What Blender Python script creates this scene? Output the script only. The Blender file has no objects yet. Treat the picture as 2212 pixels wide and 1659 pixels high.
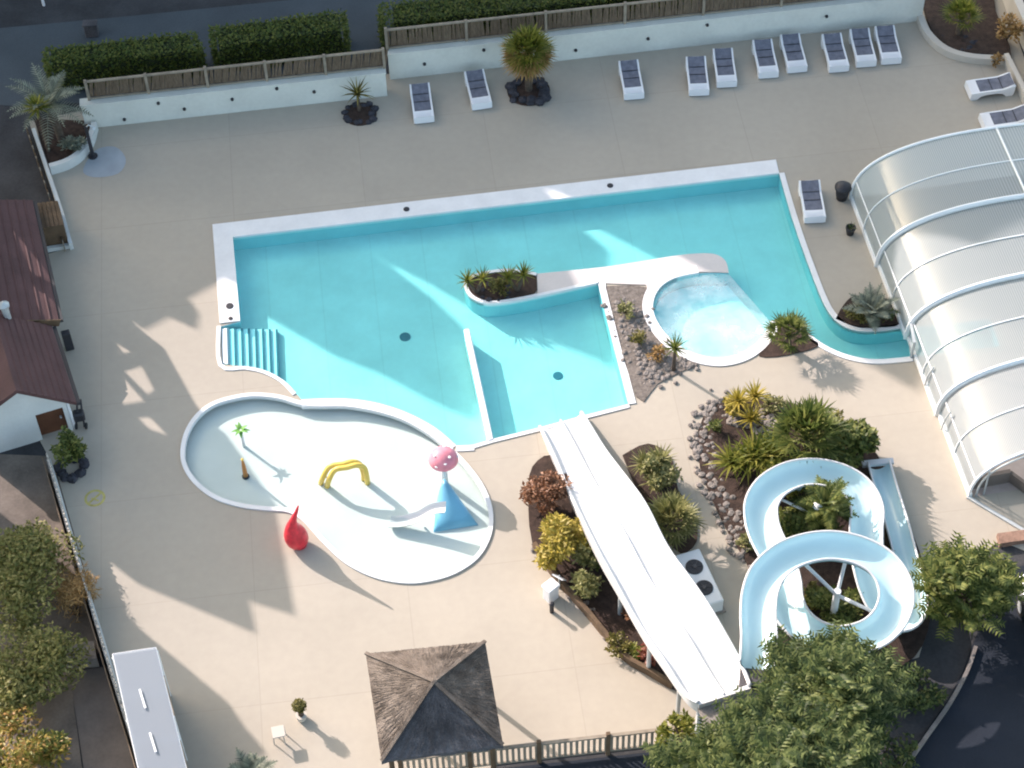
import bpy, math, random
from mathutils import Vector, Matrix, geometry
random.seed(11)
R = math.radians
V = Vector
scene = bpy.context.scene
COL = scene.collection
Z = V((0, 0, 1))

# ------------------------------------------------------------------ camera
FPX, CX, CY, HCAM = 4500.0, 1106.0, 829.5, 48.0
_p, _r = R(51), R(2)
FW = V((0, math.cos(_p), -math.sin(_p)))
_rt = V((1, 0, 0)); _up = _rt.cross(FW)
RT = math.cos(_r) * _rt - math.sin(_r) * _up
UP = math.sin(_r) * _rt + math.cos(_r) * _up


def P(x, y, z=0.0):
    """photo measurement -> the point of the place at height z"""
    d = FW * FPX + RT * (x - CX) - UP * (y - CY)
    t = (z - HCAM) / d.z
    return V((d.x * t, d.y * t, z))


def PP(pts, z=0.0):
    return [P(x, y, z) for x, y in pts]


cam_d = bpy.data.cameras.new('camera')
cam = bpy.data.objects.new('camera', cam_d)
COL.objects.link(cam)
m = Matrix((RT, UP, -FW)).transposed().to_4x4()
m.translation = V((0, 0, HCAM))
cam.matrix_world = m
cam_d.sensor_width = 36
cam_d.lens = FPX / 2212 * 36
cam_d.clip_end = 3000
scene.camera = cam

# ------------------------------------------------------------------ light
SAZ, SEL = R(137), R(27)
HS = V((math.cos(SAZ), math.sin(SAZ), 0))
US = V((-HS.y, HS.x, 0)) * -1
SUN = HS * math.cos(SEL) + Z * math.sin(SEL)
sd = bpy.data.lights.new('sun', 'SUN')
sd.energy = 2.0; sd.angle = R(0.5); sd.color = (1.0, .865, .83)
so = bpy.data.objects.new('sun', sd); COL.objects.link(so)
so.rotation_euler = SUN.to_track_quat('Z', 'Y').to_euler()
so.location = (0, 0, 60)
w = bpy.data.worlds.new('World'); scene.world = w; w.use_nodes = True
nt = w.node_tree
sky = nt.nodes.new('ShaderNodeTexSky'); sky.sky_type = 'NISHITA'
sky.sun_disc = False; sky.sun_elevation = SEL; sky.sun_rotation = -(SAZ - R(90))
sky.air_density = .6; sky.dust_density = 1.5; sky.ozone_density = 0
bg = nt.nodes['Background']; bg.inputs[1].default_value = 0.15
tn = nt.nodes.new('ShaderNodeMix'); tn.data_type = 'RGBA'; tn.blend_type = 'MULTIPLY'; tn.inputs[0].default_value = 1
tn.inputs[7].default_value = (1.0, .94, .77, 1)      # thin warm haze over the blue
nt.links.new(sky.outputs[0], tn.inputs[6]); nt.links.new(tn.outputs[2], bg.inputs[0])
vs = scene.view_settings
vs.view_transform = 'Standard'; vs.look = 'None'; vs.gamma = 1; vs.exposure = 2.02
vs.use_curve_mapping = False
scene.cycles.filter_width = 2.0
scene.cycles.max_bounces = 8
scene.cycles.transparent_max_bounces = 16


# ------------------------------------------------------------------ materials
def _new(name):
    m = bpy.data.materials.new(name); m.use_nodes = True
    n = m.node_tree
    return m, n, n.nodes['Principled BSDF'], n.nodes['Material Output']


def ramp(n, cols):
    r = n.nodes.new('ShaderNodeValToRGB')
    e = r.color_ramp.elements
    for i, (p, c) in enumerate(cols):
        if i < 2:
            x = e[i]; x.position = p
        else:
            x = e.new(p)
        x.color = (*c, 1)
    return r


def mul(c, k):
    return tuple(max(0, min(1, a * k)) for a in c)


def M(name, col, rough=.7, var=.12, scale=1.5, fine=0.0, fscale=25, bump=0.0, bscale=20, metallic=0, spec=.35, col2=None, stretch=None):
    m, n, b, out = _new(name)
    geo = n.nodes.new('ShaderNodeNewGeometry')
    src = geo.outputs['Position']
    if stretch:
        mp = n.nodes.new('ShaderNodeMapping'); mp.inputs['Scale'].default_value = stretch
        n.links.new(src, mp.inputs['Vector']); src = mp.outputs[0]
    nz = n.nodes.new('ShaderNodeTexNoise'); nz.inputs['Scale'].default_value = scale; nz.inputs['Detail'].default_value = 6
    n.links.new(src, nz.inputs['Vector'])
    rp = ramp(n, [(.3, mul(col, 1 - var)), (.7, col2 or mul(col, 1 + var))])
    n.links.new(nz.outputs[0], rp.inputs[0])
    c = rp.outputs[0]
    if fine:
        nf = n.nodes.new('ShaderNodeTexNoise'); nf.inputs['Scale'].default_value = fscale; nf.inputs['Detail'].default_value = 3
        n.links.new(src, nf.inputs['Vector'])
        r2 = ramp(n, [(.3, (1 - fine,) * 3), (.7, (1 + fine,) * 3)])
        r2.color_ramp.elements[1].color = (1, 1, 1, 1)
        n.links.new(nf.outputs[0], r2.inputs[0])
        mx = n.nodes.new('ShaderNodeMix'); mx.data_type = 'RGBA'; mx.blend_type = 'MULTIPLY'
        mx.inputs[0].default_value = 1
        n.links.new(c, mx.inputs[6]); n.links.new(r2.outputs[0], mx.inputs[7])
        c = mx.outputs[2]
    n.links.new(c, b.inputs['Base Color'])
    b.inputs['Roughness'].default_value = rough
    b.inputs['Metallic'].default_value = metallic
    b.inputs['Specular IOR Level'].default_value = spec
    if bump:
        nb = n.nodes.new('ShaderNodeTexNoise'); nb.inputs['Scale'].default_value = bscale; nb.inputs['Detail'].default_value = 5
        n.links.new(src, nb.inputs['Vector'])
        bp = n.nodes.new('ShaderNodeBump'); bp.inputs['Strength'].default_value = bump; bp.inputs['Distance'].default_value = .03
        n.links.new(nb.outputs[0], bp.inputs['Height']); n.links.new(bp.outputs[0], b.inputs['Normal'])
    return m


def LEAF(name, c1, c2, c3, trans=.3, rough=.5):
    """leaves: every leaf (mesh island) takes its own tone of the species"""
    m, n, b, out = _new(name)
    geo = n.nodes.new('ShaderNodeNewGeometry')
    rp = ramp(n, [(0, c1), (1, c3), (.5, c2)])
    n.links.new(geo.outputs['Random Per Island'], rp.inputs[0])
    n.links.new(rp.outputs[0], b.inputs['Base Color'])
    b.inputs['Roughness'].default_value = rough
    b.inputs['Specular IOR Level'].default_value = .3
    t = n.nodes.new('ShaderNodeBsdfTranslucent'); n.links.new(rp.outputs[0], t.inputs[0])
    mx = n.nodes.new('ShaderNodeMixShader'); mx.inputs[0].default_value = trans
    n.links.new(b.outputs[0], mx.inputs[1]); n.links.new(t.outputs[0], mx.inputs[2])
    n.links.new(mx.outputs[0], out.inputs[0])
    return m


def WATER(name, tint, foam=0, wave=.12, wscale=2.2):
    m, n, b, out = _new(name)
    n.nodes.remove(b)
    geo = n.nodes.new('ShaderNodeNewGeometry')
    nz = n.nodes.new('ShaderNodeTexNoise'); nz.inputs['Scale'].default_value = wscale; nz.inputs['Detail'].default_value = 4
    n.links.new(geo.outputs['Position'], nz.inputs['Vector'])
    bp = n.nodes.new('ShaderNodeBump'); bp.inputs['Strength'].default_value = wave; bp.inputs['Distance'].default_value = .1
    n.links.new(nz.outputs[0], bp.inputs['Height'])
    tr = n.nodes.new('ShaderNodeBsdfTransparent')
    nz2 = n.nodes.new('ShaderNodeTexNoise'); nz2.inputs['Scale'].default_value = .55; nz2.inputs['Detail'].default_value = 5
    n.links.new(geo.outputs['Position'], nz2.inputs['Vector'])
    rp = ramp(n, [(.25, mul(tint, .94)), (.75, tuple(min(1, a * 1.05) for a in tint))])
    n.links.new(nz2.outputs[0], rp.inputs[0]); n.links.new(rp.outputs[0], tr.inputs[0])
    gl = n.nodes.new('ShaderNodeBsdfGlossy'); gl.inputs['Roughness'].default_value = .06
    n.links.new(bp.outputs[0], gl.inputs['Normal'])
    dt = n.nodes.new('ShaderNodeVectorMath'); dt.operation = 'DOT_PRODUCT'
    n.links.new(geo.outputs['Incoming'], dt.inputs[0]); n.links.new(bp.outputs[0], dt.inputs[1])
    def mth(op, a, b_):
        q = n.nodes.new('ShaderNodeMath'); q.operation = op
        for i, x in enumerate((a, b_)):
            if x is None: continue
            if isinstance(x, (int, float)): q.inputs[i].default_value = x
            else: n.links.new(x, q.inputs[i])
        return q
    ab = mth('ABSOLUTE', dt.outputs['Value'], None)
    om = mth('SUBTRACT', 1.0, ab.outputs[0]); om.use_clamp = True
    pw = mth('POWER', om.outputs[0], 5.0)
    fr = mth('MULTIPLY_ADD', pw.outputs[0], .98); fr.inputs[2].default_value = .02
    mx = n.nodes.new('ShaderNodeMixShader')
    n.links.new(fr.outputs[0], mx.inputs[0]); n.links.new(tr.outputs[0], mx.inputs[1]); n.links.new(gl.outputs[0], mx.inputs[2])
    res = mx.outputs[0]
    if foam:
        nf = n.nodes.new('ShaderNodeTexNoise'); nf.inputs['Scale'].default_value = .9; nf.inputs['Detail'].default_value = 8
        nf.inputs['Roughness'].default_value = .65
        n.links.new(geo.outputs['Position'], nf.inputs['Vector'])
        fp = ramp(n, [(.32, (.04, .04, .04)), (.75, (foam,) * 3)])
        n.links.new(nf.outputs[0], fp.inputs[0])
        d = n.nodes.new('ShaderNodeBsdfDiffuse'); d.inputs[0].default_value = (.82, .9, .9, 1)
        m2 = n.nodes.new('ShaderNodeMixShader')
        n.links.new(fp.outputs[0], m2.inputs[0]); n.links.new(res, m2.inputs[1]); n.links.new(d.outputs[0], m2.inputs[2])
        res = m2.outputs[0]
    n.links.new(res, out.inputs[0])
    return m


def FROST(name, col, thru, rough=.2, stripes=None):
    """frosted plastic glazing: part light passes, the sheet itself is glossy and milky"""
    m, n, b, out = _new(name)
    b.inputs['Base Color'].default_value = (*col, 1)
    b.inputs['Roughness'].default_value = rough
    b.inputs['Specular IOR Level'].default_value = .8
    tr = n.nodes.new('ShaderNodeBsdfTransparent'); tr.inputs[0].default_value = (.93, .97, .97, 1)
    tl = n.nodes.new('ShaderNodeBsdfTranslucent'); tl.inputs[0].default_value = (*col, 1)
    m1 = n.nodes.new('ShaderNodeMixShader'); m1.inputs[0].default_value = .25
    n.links.new(b.outputs[0], m1.inputs[1]); n.links.new(tl.outputs[0], m1.inputs[2])
    m2 = n.nodes.new('ShaderNodeMixShader'); m2.inputs[0].default_value = thru
    n.links.new(m1.outputs[0], m2.inputs[1]); n.links.new(tr.outputs[0], m2.inputs[2])
    if stripes:
        uv = n.nodes.new('ShaderNodeUVMap')
        wv = n.nodes.new('ShaderNodeTexWave'); wv.inputs['Scale'].default_value = stripes; wv.inputs['Distortion'].default_value = .3
        n.links.new(uv.outputs[0], wv.inputs['Vector'])
        rr = n.nodes.new('ShaderNodeMapRange'); rr.inputs[3].default_value = thru - .10; rr.inputs[4].default_value = thru + .10
        n.links.new(wv.outputs[1], rr.inputs[0]); n.links.new(rr.outputs[0], m2.inputs[0])
    n.links.new(m2.outputs[0], out.inputs[0])
    return m


MT = {}
MT['deck'] = M('deck_concrete', (.405, .362, .296), .85, .055, .3, .05, 4, .1, 40)
def joints(m, sx, sy, rot, dark, wd, off=(0, 0)):
    n = m.node_tree; b = n.nodes['Principled BSDF']
    l = b.inputs['Base Color'].links[0]; src = l.from_socket
    geo = n.nodes.new('ShaderNodeNewGeometry'); mp = n.nodes.new('ShaderNodeMapping')
    mp.inputs['Rotation'].default_value = (0, 0, rot); mp.inputs['Location'].default_value = (off[0], off[1], 0)
    n.links.new(geo.outputs['Position'], mp.inputs['Vector'])
    bt = n.nodes.new('ShaderNodeTexBrick'); bt.offset = 0; bt.inputs['Scale'].default_value = 1
    bt.inputs['Brick Width'].default_value = sx; bt.inputs['Row Height'].default_value = sy; bt.inputs['Mortar Size'].default_value = wd
    bt.inputs['Mortar Smooth'].default_value = .6
    bt.inputs['Color1'].default_value = (1, 1, 1, 1); bt.inputs['Color2'].default_value = (.965, .97, .975, 1); bt.inputs['Mortar'].default_value = (dark, dark, dark, 1)
    n.links.new(mp.outputs[0], bt.inputs['Vector'])
    mx = n.nodes.new('ShaderNodeMix'); mx.data_type = 'RGBA'; mx.blend_type = 'MULTIPLY'; mx.inputs[0].default_value = 1
    n.links.new(src, mx.inputs[6]); n.links.new(bt.outputs[0], mx.inputs[7]); n.links.new(mx.outputs[2], b.inputs['Base Color'])


joints(MT['deck'], 4.2, 3.6, R(-5.5), .90, .022)
MT['terrain'] = M('dark_ground', (.055, .055, .058), .95, .3, .8, .2, 14, .4, 10)
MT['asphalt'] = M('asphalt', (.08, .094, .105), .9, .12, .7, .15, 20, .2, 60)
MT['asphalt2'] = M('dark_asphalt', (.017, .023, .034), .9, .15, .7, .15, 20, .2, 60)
MT['white'] = M('white_plaster', (.60, .62, .60), .7, .06, 1.2, .05, 12, .1, 30)
MT['wall'] = M('wall_plaster', (.64, .655, .60), .8, .07, .9, .06, 8, .15, 25)
MT['coping'] = M('white_coping', (.74, .74, .73), .6, .05, 1.5, .04, 10)
MT['basin'] = M('pool_liner', (.68, .74, .73), .6, .05, 1.0, .04, 6)
joints(MT['basin'], 1.65, 50, R(-5.5), .93, .03)
MT['kbasin'] = M('paddling_liner', (.62, .64, .61), .6, .04, 1.0)
MT['walkway'] = M('pale_paving', (.60, .56, .53), .8, .05, 1.2, .05, 10)
MT['step'] = M('step_white', (.95, .96, .96), .5, .02)
MT['stepdark'] = M('step_edge_blue', (.05, .15, .2), .5, .1)
MT['dark'] = M('dark_plastic', (.03, .03, .035), .5, .2)
MT['water'] = WATER('pool_water', (.56, .965, .965), 0, .35, 5.0)
MT['kwater'] = WATER('paddling_water', (.90, .97, .965), 0, .08)
MT['foam'] = WATER('whirlpool_water', (.58, .95, .95), .42, .4, 4)
MT['wood'] = M('brown_wood', (.13, .085, .05), .8, .3, 3, .2, 30, .2, 30)
MT['reed'] = M('reed_panel', (.17, .125, .085), .9, .35, 9, .35, 40, .5, 40, stretch=(3, 3, .5))
MT['rail'] = M('weathered_rail', (.26, .22, .17), .8, .2, 4)
MT['roof'] = M('maroon_roof', (.105, .054, .052), .75, .16, 1.5, .15, 18, .3, 25)
MT['thatch'] = M('thatch', (.13, .105, .085), .95, .32, 2.2, .35, 26, .9, 30, col2=(.215, .18, .15))
MT['dark_shade'] = M('shaded_thatch', (.105, .10, .105), .95, .4, 1.6, .35, 24, .9, 30)  # thatch with the near roof side's shade in its colour; also dark fittings
MT['soil'] = M('mulch', (.055, .035, .027), .95, .4, 6, .3, 30, .8, 30)
MT['gravel'] = M('gravel_bed', (.21, .18, .155), .95, .35, 9, .35, 30, 1, 25)
MT['stone'] = M('pale_stone', (.23, .205, .185), .9, .3, 5, .2, 30, .5, 20)
MT['rock'] = M('dark_rock', (.045, .045, .055), .9, .4, 6, .2, 20, .5, 15)
MT['paint'] = M('white_gelcoat', (.60, .60, .595), .28, .02, .8, spec=.5)
MT['flume'] = M('pale_blue_gelcoat', (.30, .48, .52), .25, .05, .8, spec=.5)
MT['flume_in'] = M('blue_gelcoat_inside', (.50, .68, .72), .22, .05, .8, spec=.5)
MT['steel'] = M('galvanised_steel', (.5, .53, .53), .4, .1, 4, metallic=.3)
MT['sling'] = M('blue_grey_sling', (.15, .16, .20), .8, .2, 6, .2, 40)
MT['plastic'] = M('white_plastic', (.76, .77, .78), .4, .03)
MT['red'] = M('red_gelcoat', (.62, .035, .05), .35, .25, 6)
MT['pink'] = M('pink_dome', (.66, .24, .29), .4, .15, 5)
MT['yellow'] = M('yellow_tube', (.68, .50, .10), .4, .08)
MT['orange'] = M('orange_post', (.45, .20, .06), .5, .1)
MT['blue'] = M('blue_gelcoat', (.16, .42, .58), .35, .1)
MT['green'] = M('green_plastic', (.13, .30, .06), .5, .2)
MT['yellowpaint'] = M('worn_yellow_paint', (.40, .36, .12), .9, .25, 6)
MT['wet'] = M('wet_blue_pad', (.33, .36, .385), .4, .12, 1.5)
MT['brownwall'] = M('brown_yard', (.17, .14, .115), .95, .25, 1.2, .2, 12)
MT['path'] = M('brown_path', (.15, .125, .108), .95, .15, 1.5, .1, 12)
MT['door'] = M('brown_door', (.12, .05, .025), .6, .2, 3)
MT['cream'] = M('cream_render', (.5, .46, .4), .9, .06)
MT['bark'] = M('bark', (.10, .075, .055), .95, .35, 8, .3, 30, .6, 20)
MT['frost'] = FROST('frosted_glazing', (.46, .50, .50), .36, .12, 7)
MT['frostwhite'] = FROST('milky_glazing', (.70, .72, .72), .2, .16, 7)
MT['poolwall'] = M('pool_wall_shaded', (.38, .60, .63), .6, .06, 1.0)  # shade on the underwater walls put into a colour darker than the floor
MT['sheet'] = FROST('canopy_sheet', (.22, .26, .31), .12, .3)
MT['alu'] = M('white_aluminium', (.80, .81, .80), .35, .03)
MT['carpaint'] = M('grey_white_car_paint', (.62, .65, .70), .25, .03, spec=.6)
MT['carglass'] = M('car_glass', (.02, .025, .03), .1, .1, spec=.7)
MT['rubber'] = M('rubber', (.02, .02, .02), .8, .1)
MT['indoor'] = M('indoor_floor', (.42, .35, .315), .8, .1, 1, .1, 6)
MT['brick'] = M('brick_edge', (.24, .15, .11), .9, .3, 8)
MT['hedge'] = LEAF('hedge_leaf', (.05, .08, .018), (.10, .135, .026), (.17, .18, .035))
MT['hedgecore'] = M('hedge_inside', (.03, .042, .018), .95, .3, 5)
MT['lime'] = LEAF('lime_leaf', (.075, .10, .014), (.17, .19, .03), (.33, .30, .065), .38)
MT['mid'] = LEAF('mid_green_leaf', (.04, .065, .014), (.11, .14, .032), (.26, .27, .075), .4)
MT['darkg'] = LEAF('dark_green_leaf', (.03, .052, .018), (.08, .115, .032), (.23, .26, .09), .45)
MT['yell'] = LEAF('yellow_leaf', (.20, .17, .02), (.38, .30, .045), (.50, .40, .10), .3)
MT['rust'] = LEAF('rust_leaf', (.13, .055, .025), (.22, .10, .05), (.30, .16, .09), .25)
MT['redl'] = LEAF('red_leaf', (.14, .03, .02), (.26, .07, .04), (.34, .16, .10), .25)
MT['glauc'] = LEAF('grey_green_leaf', (.10, .12, .09), (.18, .20, .15), (.28, .30, .22), .2)
MT['sage'] = LEAF('sage_leaf', (.11, .12, .035), (.20, .20, .07), (.33, .31, .13), .3)
MT['dry'] = LEAF('dry_leaf', (.18, .11, .035), (.34, .20, .07), (.46, .31, .13), .3)
MT['autumn'] = LEAF('autumn_leaf', (.09, .11, .018), (.26, .22, .04), (.44, .24, .08), .38)
MT['hedgeolive'] = LEAF('olive_bush_leaf', (.075, .09, .02), (.20, .20, .055), (.36, .32, .12), .4)
MT['olive'] = LEAF('olive_leaf', (.065, .06, .014), (.15, .135, .03), (.28, .24, .07), .35)


# ------------------------------------------------------------------ mesh building
class MB:
    def __init__(s):
        s.v = []; s.f = []; s.uv = None

    def add(s, vs, fs):
        o = len(s.v)
        s.v.extend([tuple(x) for x in vs]); s.f.extend([tuple(i + o for i in f) for f in fs])

    def box(s, c, sx, sy, sz, rot=0.0, bev=0.0):
        """c = centre of the base"""
        cr, sr = math.cos(rot), math.sin(rot)
        def T(x, y, z):
            return (c[0] + x * cr - y * sr, c[1] + x * sr + y * cr, c[2] + z)
        a, b = sx / 2, sy / 2
        if bev <= 0:
            vs = [T(-a, -b, 0), T(a, -b, 0), T(a, b, 0), T(-a, b, 0), T(-a, -b, sz), T(a, -b, sz), T(a, b, sz), T(-a, b, sz)]
            s.add(vs, [(0, 3, 2, 1), (4, 5, 6, 7), (0, 1, 5, 4), (1, 2, 6, 5), (2, 3, 7, 6), (3, 0, 4, 7)])
            return
        e = bev
        rings = [(0, 0), (sz - e, 0), (sz, e)]
        vs = []
        for z, k in rings:
            aa, bb = a - k, b - k
            vs += [T(-aa + e * (k == 0), -bb, z), T(aa - e * (k == 0), -bb, z), T(aa, -bb + e * (k == 0), z), T(aa, bb - e * (k == 0), z),
                   T(aa - e * (k == 0), bb, z), T(-aa + e * (k == 0), bb, z), T(-aa, bb - e * (k == 0), z), T(-aa, -bb + e * (k == 0), z)]
        fs = []
        for k in range(2):
            for i in range(8):
                j = (i + 1) % 8
                fs.append((k * 8 + i, k * 8 + j, k * 8 + 8 + j, k * 8 + 8 + i))
        fs.append(tuple(range(16, 24)))
        s.add(vs, fs)

    def bar(s, a, b, w, h, up=Z):
        a, b = V(a), V(b); d = (b - a).normalized()
        x = d.cross(up)
        if x.length < 1e-4:
            x = d.cross(V((1, 0, 0)))
        x.normalize(); y = x.cross(d)
        vs = []
        for q in (a, b):
            for i, j in ((-1, -1), (1, -1), (1, 1), (-1, 1)):
                vs.append(q + x * (i * w / 2) + y * (j * h / 2))
        s.add(vs, [(3, 2, 1, 0), (4, 5, 6, 7), (0, 1, 5, 4), (1, 2, 6, 5), (2, 3, 7, 6), (3, 0, 4, 7)])

    def tube(s, pts, r, n=8, cap=True):
        pts = [V(p) for p in pts]
        rs = r if isinstance(r, (list, tuple)) else [r] * len(pts)
        vs = []; fs = []; prev = None
        for i, p in enumerate(pts):
            d = (pts[min(i + 1, len(pts) - 1)] - pts[max(i - 1, 0)]).normalized()
            if prev is None:
                x = d.cross(Z)
                if x.length < 1e-3:
                    x = V((1, 0, 0))
            else:
                x = prev - d * prev.dot(d)
            x.normalize(); prev = x; y = d.cross(x)
            for k in range(n):
                t = 2 * math.pi * k / n
                vs.append(p + (x * math.cos(t) + y * math.sin(t)) * rs[i])
        for i in range(len(pts) - 1):
            for k in range(n):
                k2 = (k + 1) % n
                fs.append((i * n + k, i * n + k2, (i + 1) * n + k2, (i + 1) * n + k))
        if cap:
            fs.append(tuple(range(n - 1, -1, -1))); fs.append(tuple((len(pts) - 1) * n + k for k in range(n)))
        s.add(vs, fs)

    def lathe(s, c, prof, n=20, ax=None):
        c = V(c); vs = []; fs = []
        for r, z in prof:
            for k in range(n):
                t = 2 * math.pi * k / n
                vs.append(c + V((r * math.cos(t), r * math.sin(t), z)))
        for i in range(len(prof) - 1):
            for k in range(n):
                k2 = (k + 1) % n
                fs.append((i * n + k, i * n + k2, (i + 1) * n + k2, (i + 1) * n + k))
        fs.append(tuple(range(n - 1, -1, -1))); fs.append(tuple((len(prof) - 1) * n + k for k in range(n)))
        s.add(vs, fs)

    def sheet(s, outer, z, holes=()):
        loops = [[V((p.x, p.y, 0)) for p in outer]] + [[V((p.x, p.y, 0)) for p in h] for h in holes]
        flat = [p for l in loops for p in l]
        tris = geometry.tessellate_polygon(loops)
        out = []
        for a, b, c in tris:
            if (flat[b] - flat[a]).cross(flat[c] - flat[a]).z < 0:
                b, c = c, b
            out.append((a, b, c))
        s.add([(p.x, p.y, z) for p in flat], out)

    def skirt(s, loop, z0, z1, closed=True):
        n = len(loop)
        vs = [(p.x, p.y, z0) for p in loop] + [(p.x, p.y, z1) for p in loop]
        fs = [(i, (i + 1) % n, n + (i + 1) % n, n + i) for i in range(n if closed else n - 1)]
        s.add(vs, fs)

    def prism(s, loop, z0, z1, holes=()):
        s.sheet(loop, z1, holes); s.skirt(loop, z0, z1)
        for h in holes:
            s.skirt(h, z0, z1)

    def ribbon(s, L, Rr, z0, z1, closed=False):
        """strip between two polylines with its top at z1 and both sides down to z0"""
        n = len(L)
        vs = [(p.x, p.y, z1) for p in L] + [(p.x, p.y, z1) for p in Rr] + [(p.x, p.y, z0) for p in L] + [(p.x, p.y, z0) for p in Rr]
        fs = []
        for i in range(n if closed else n - 1):
            j = (i + 1) % n
            fs += [(i, j, n + j, n + i), (2 * n + i, 2 * n + j, j, i), (n + i, n + j, 3 * n + j, 3 * n + i)]
        if not closed:
            fs += [(0, n, 3 * n, 2 * n), (n - 1, 2 * n - 1, 4 * n - 1, 3 * n - 1)]
        s.add(vs, fs)

    def blade(s, base, d, length, width, droop=.3, seg=3, up=Z, taper=True):
        """one strap leaf"""
        d = V(d).normalized(); side = d.cross(up)
        if side.length < .05:
            side = V((math.cos(length * 50), math.sin(length * 50), 0))
        side.normalize()
        vs = []; p = V(base); dd = d.copy()
        for i in range(seg + 1):
            t = i / seg
            wd = width * (1 - t ** 1.6 if taper else math.sin(math.pi * (.12 + .83 * t)))
            vs += [p - side * wd / 2, p + side * wd / 2]
            p = p + dd * (length / seg)
            dd = (dd - Z * droop / seg).normalized()
        s.add(vs, [(2 * i, 2 * i + 1, 2 * i + 3, 2 * i + 2) for i in range(seg)])

    def leaf(s, c, size, asp=.5, tilt=None):
        a = random.uniform(0, 6.283); e = random.uniform(-.6, .9) if tilt is None else tilt
        d = V((math.cos(a) * math.cos(e), math.sin(a) * math.cos(e), math.sin(e)))
        sd = d.cross(V((random.gauss(0, .35), random.gauss(0, .35), 1))).normalized()
        l = size * random.uniform(.7, 1.3); wd = l * asp
        c = V(c)
        s.add([c, c + d * l * .5 + sd * wd / 2, c + d * l, c + d * l * .5 - sd * wd / 2], [(0, 1, 2, 3)])

    def build(s, name, mat, parent=None, smooth=False, origin=None):
        me = bpy.data.meshes.new(name)
        o0 = V(origin) if origin is not None else (V(parent.location) if parent is not None else V((0, 0, 0)))
        me.from_pydata([(x - o0.x, y - o0.y, z - o0.z) for x, y, z in s.v], [], s.f)
        if s.uv:
            l = me.uv_layers.new(name='UVMap')
            for lp in me.loops:
                l.data[lp.index].uv = s.uv[lp.vertex_index]
        me.materials.append(MT[mat] if isinstance(mat, str) else mat)
        if smooth:
            me.polygons.foreach_set('use_smooth', [True] * len(me.polygons))
        me.update()
        o = bpy.data.objects.new(name, me); COL.objects.link(o)
        if parent is not None:
            p2 = parent
            o.parent = p2
        else:
            o.location = o0
        return o


WORLD = {}


def tag(o, label=None, cat=None, group=None, kind=None):
    if label: o['label'] = label
    if cat: o['category'] = cat
    if group: o['group'] = group
    if kind: o['kind'] = kind
    return o


def thing(name, loc, label, cat, group=None):
    o = bpy.data.objects.new(name, None); COL.objects.link(o)
    o.location = loc; o.empty_display_size = .2
    return tag(o, label, cat, group)


def sub(mb, name, mat, part, root, smooth=False):
    """a sub-part: same local space as its part, whose own location is zero under the root"""
    o = mb.build(name, mat, None, smooth, origin=root.location)
    o.location = (0, 0, 0); o.parent = part
    return o


def struct(o, label=None):
    return tag(o, label, None, None, 'structure')


def copy_tree(o, parent=None):
    c = o.copy(); COL.objects.link(c)
    if parent is not None:
        c.parent = parent
    for ch in list(o.children):
        copy_tree(ch, c)
    return c


def smooth_line(pts, n=6, closed=False):
    out = []; N = len(pts)
    rng = range(N if closed else N - 1)
    for i in rng:
        if closed:
            p0, p1, p2, p3 = pts[i - 1], pts[i], pts[(i + 1) % N], pts[(i + 2) % N]
        else:
            p0, p1, p2, p3 = pts[max(i - 1, 0)], pts[i], pts[i + 1], pts[min(i + 2, N - 1)]
        for k in range(n):
            t = k / n
            out.append(.5 * ((2 * p1) + (p2 - p0) * t + (2 * p0 - 5 * p1 + 4 * p2 - p3) * t * t + (3 * p1 - p0 - 3 * p2 + p3) * t ** 3))
    if not closed:
        out.append(pts[-1])
    return out


def offset(pts, d, closed=False):
    """d > 0: to the left of travel"""
    n = len(pts); out = []
    for i in range(n):
        if closed:
            a, b, c = pts[i - 1], pts[i], pts[(i + 1) % n]
        else:
            a, b, c = pts[max(i - 1, 0)], pts[i], pts[min(i + 1, n - 1)]
        d1 = (b - a); d2 = (c - b)
        if d1.length < 1e-6: d1 = d2
        if d2.length < 1e-6: d2 = d1
        d1 = V((d1.x, d1.y, 0)).normalized(); d2 = V((d2.x, d2.y, 0)).normalized()
        n1 = V((-d1.y, d1.x, 0)); n2 = V((-d2.y, d2.x, 0))
        nn = n1 + n2
        if nn.length < .3:
            nn = n1
        nn.normalize()
        k = 1 / max(.5, nn.dot(n1))
        out.append(b + nn * d * k)
    return out


def circle(c, r, n=24):
    return [V((c[0] + r * math.cos(2 * math.pi * i / n), c[1] + r * math.sin(2 * math.pi * i / n), 0)) for i in range(n)]


def rock_mesh(mb, c, r, squash=.7):
    n = 7; vs = []; fs = []
    rings = [(.75, 0), (1, .35), (.8, .8), (.3, 1.05)]
    for k, h in rings:
        for i in range(n):
            t = 6.283 * i / n
            q = r * k * random.uniform(.75, 1.2)
            vs.append((c[0] + q * math.cos(t), c[1] + q * math.sin(t), c[2] + h * r * squash * random.uniform(.85, 1.15) - .02))
    for a in range(3):
        for i in range(n):
            j = (i + 1) % n
            fs.append((a * n + i, a * n + j, a * n + n + j, a * n + n + i))
    fs.append(tuple(range(3 * n, 4 * n)))
    mb.add(vs, fs)


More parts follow.
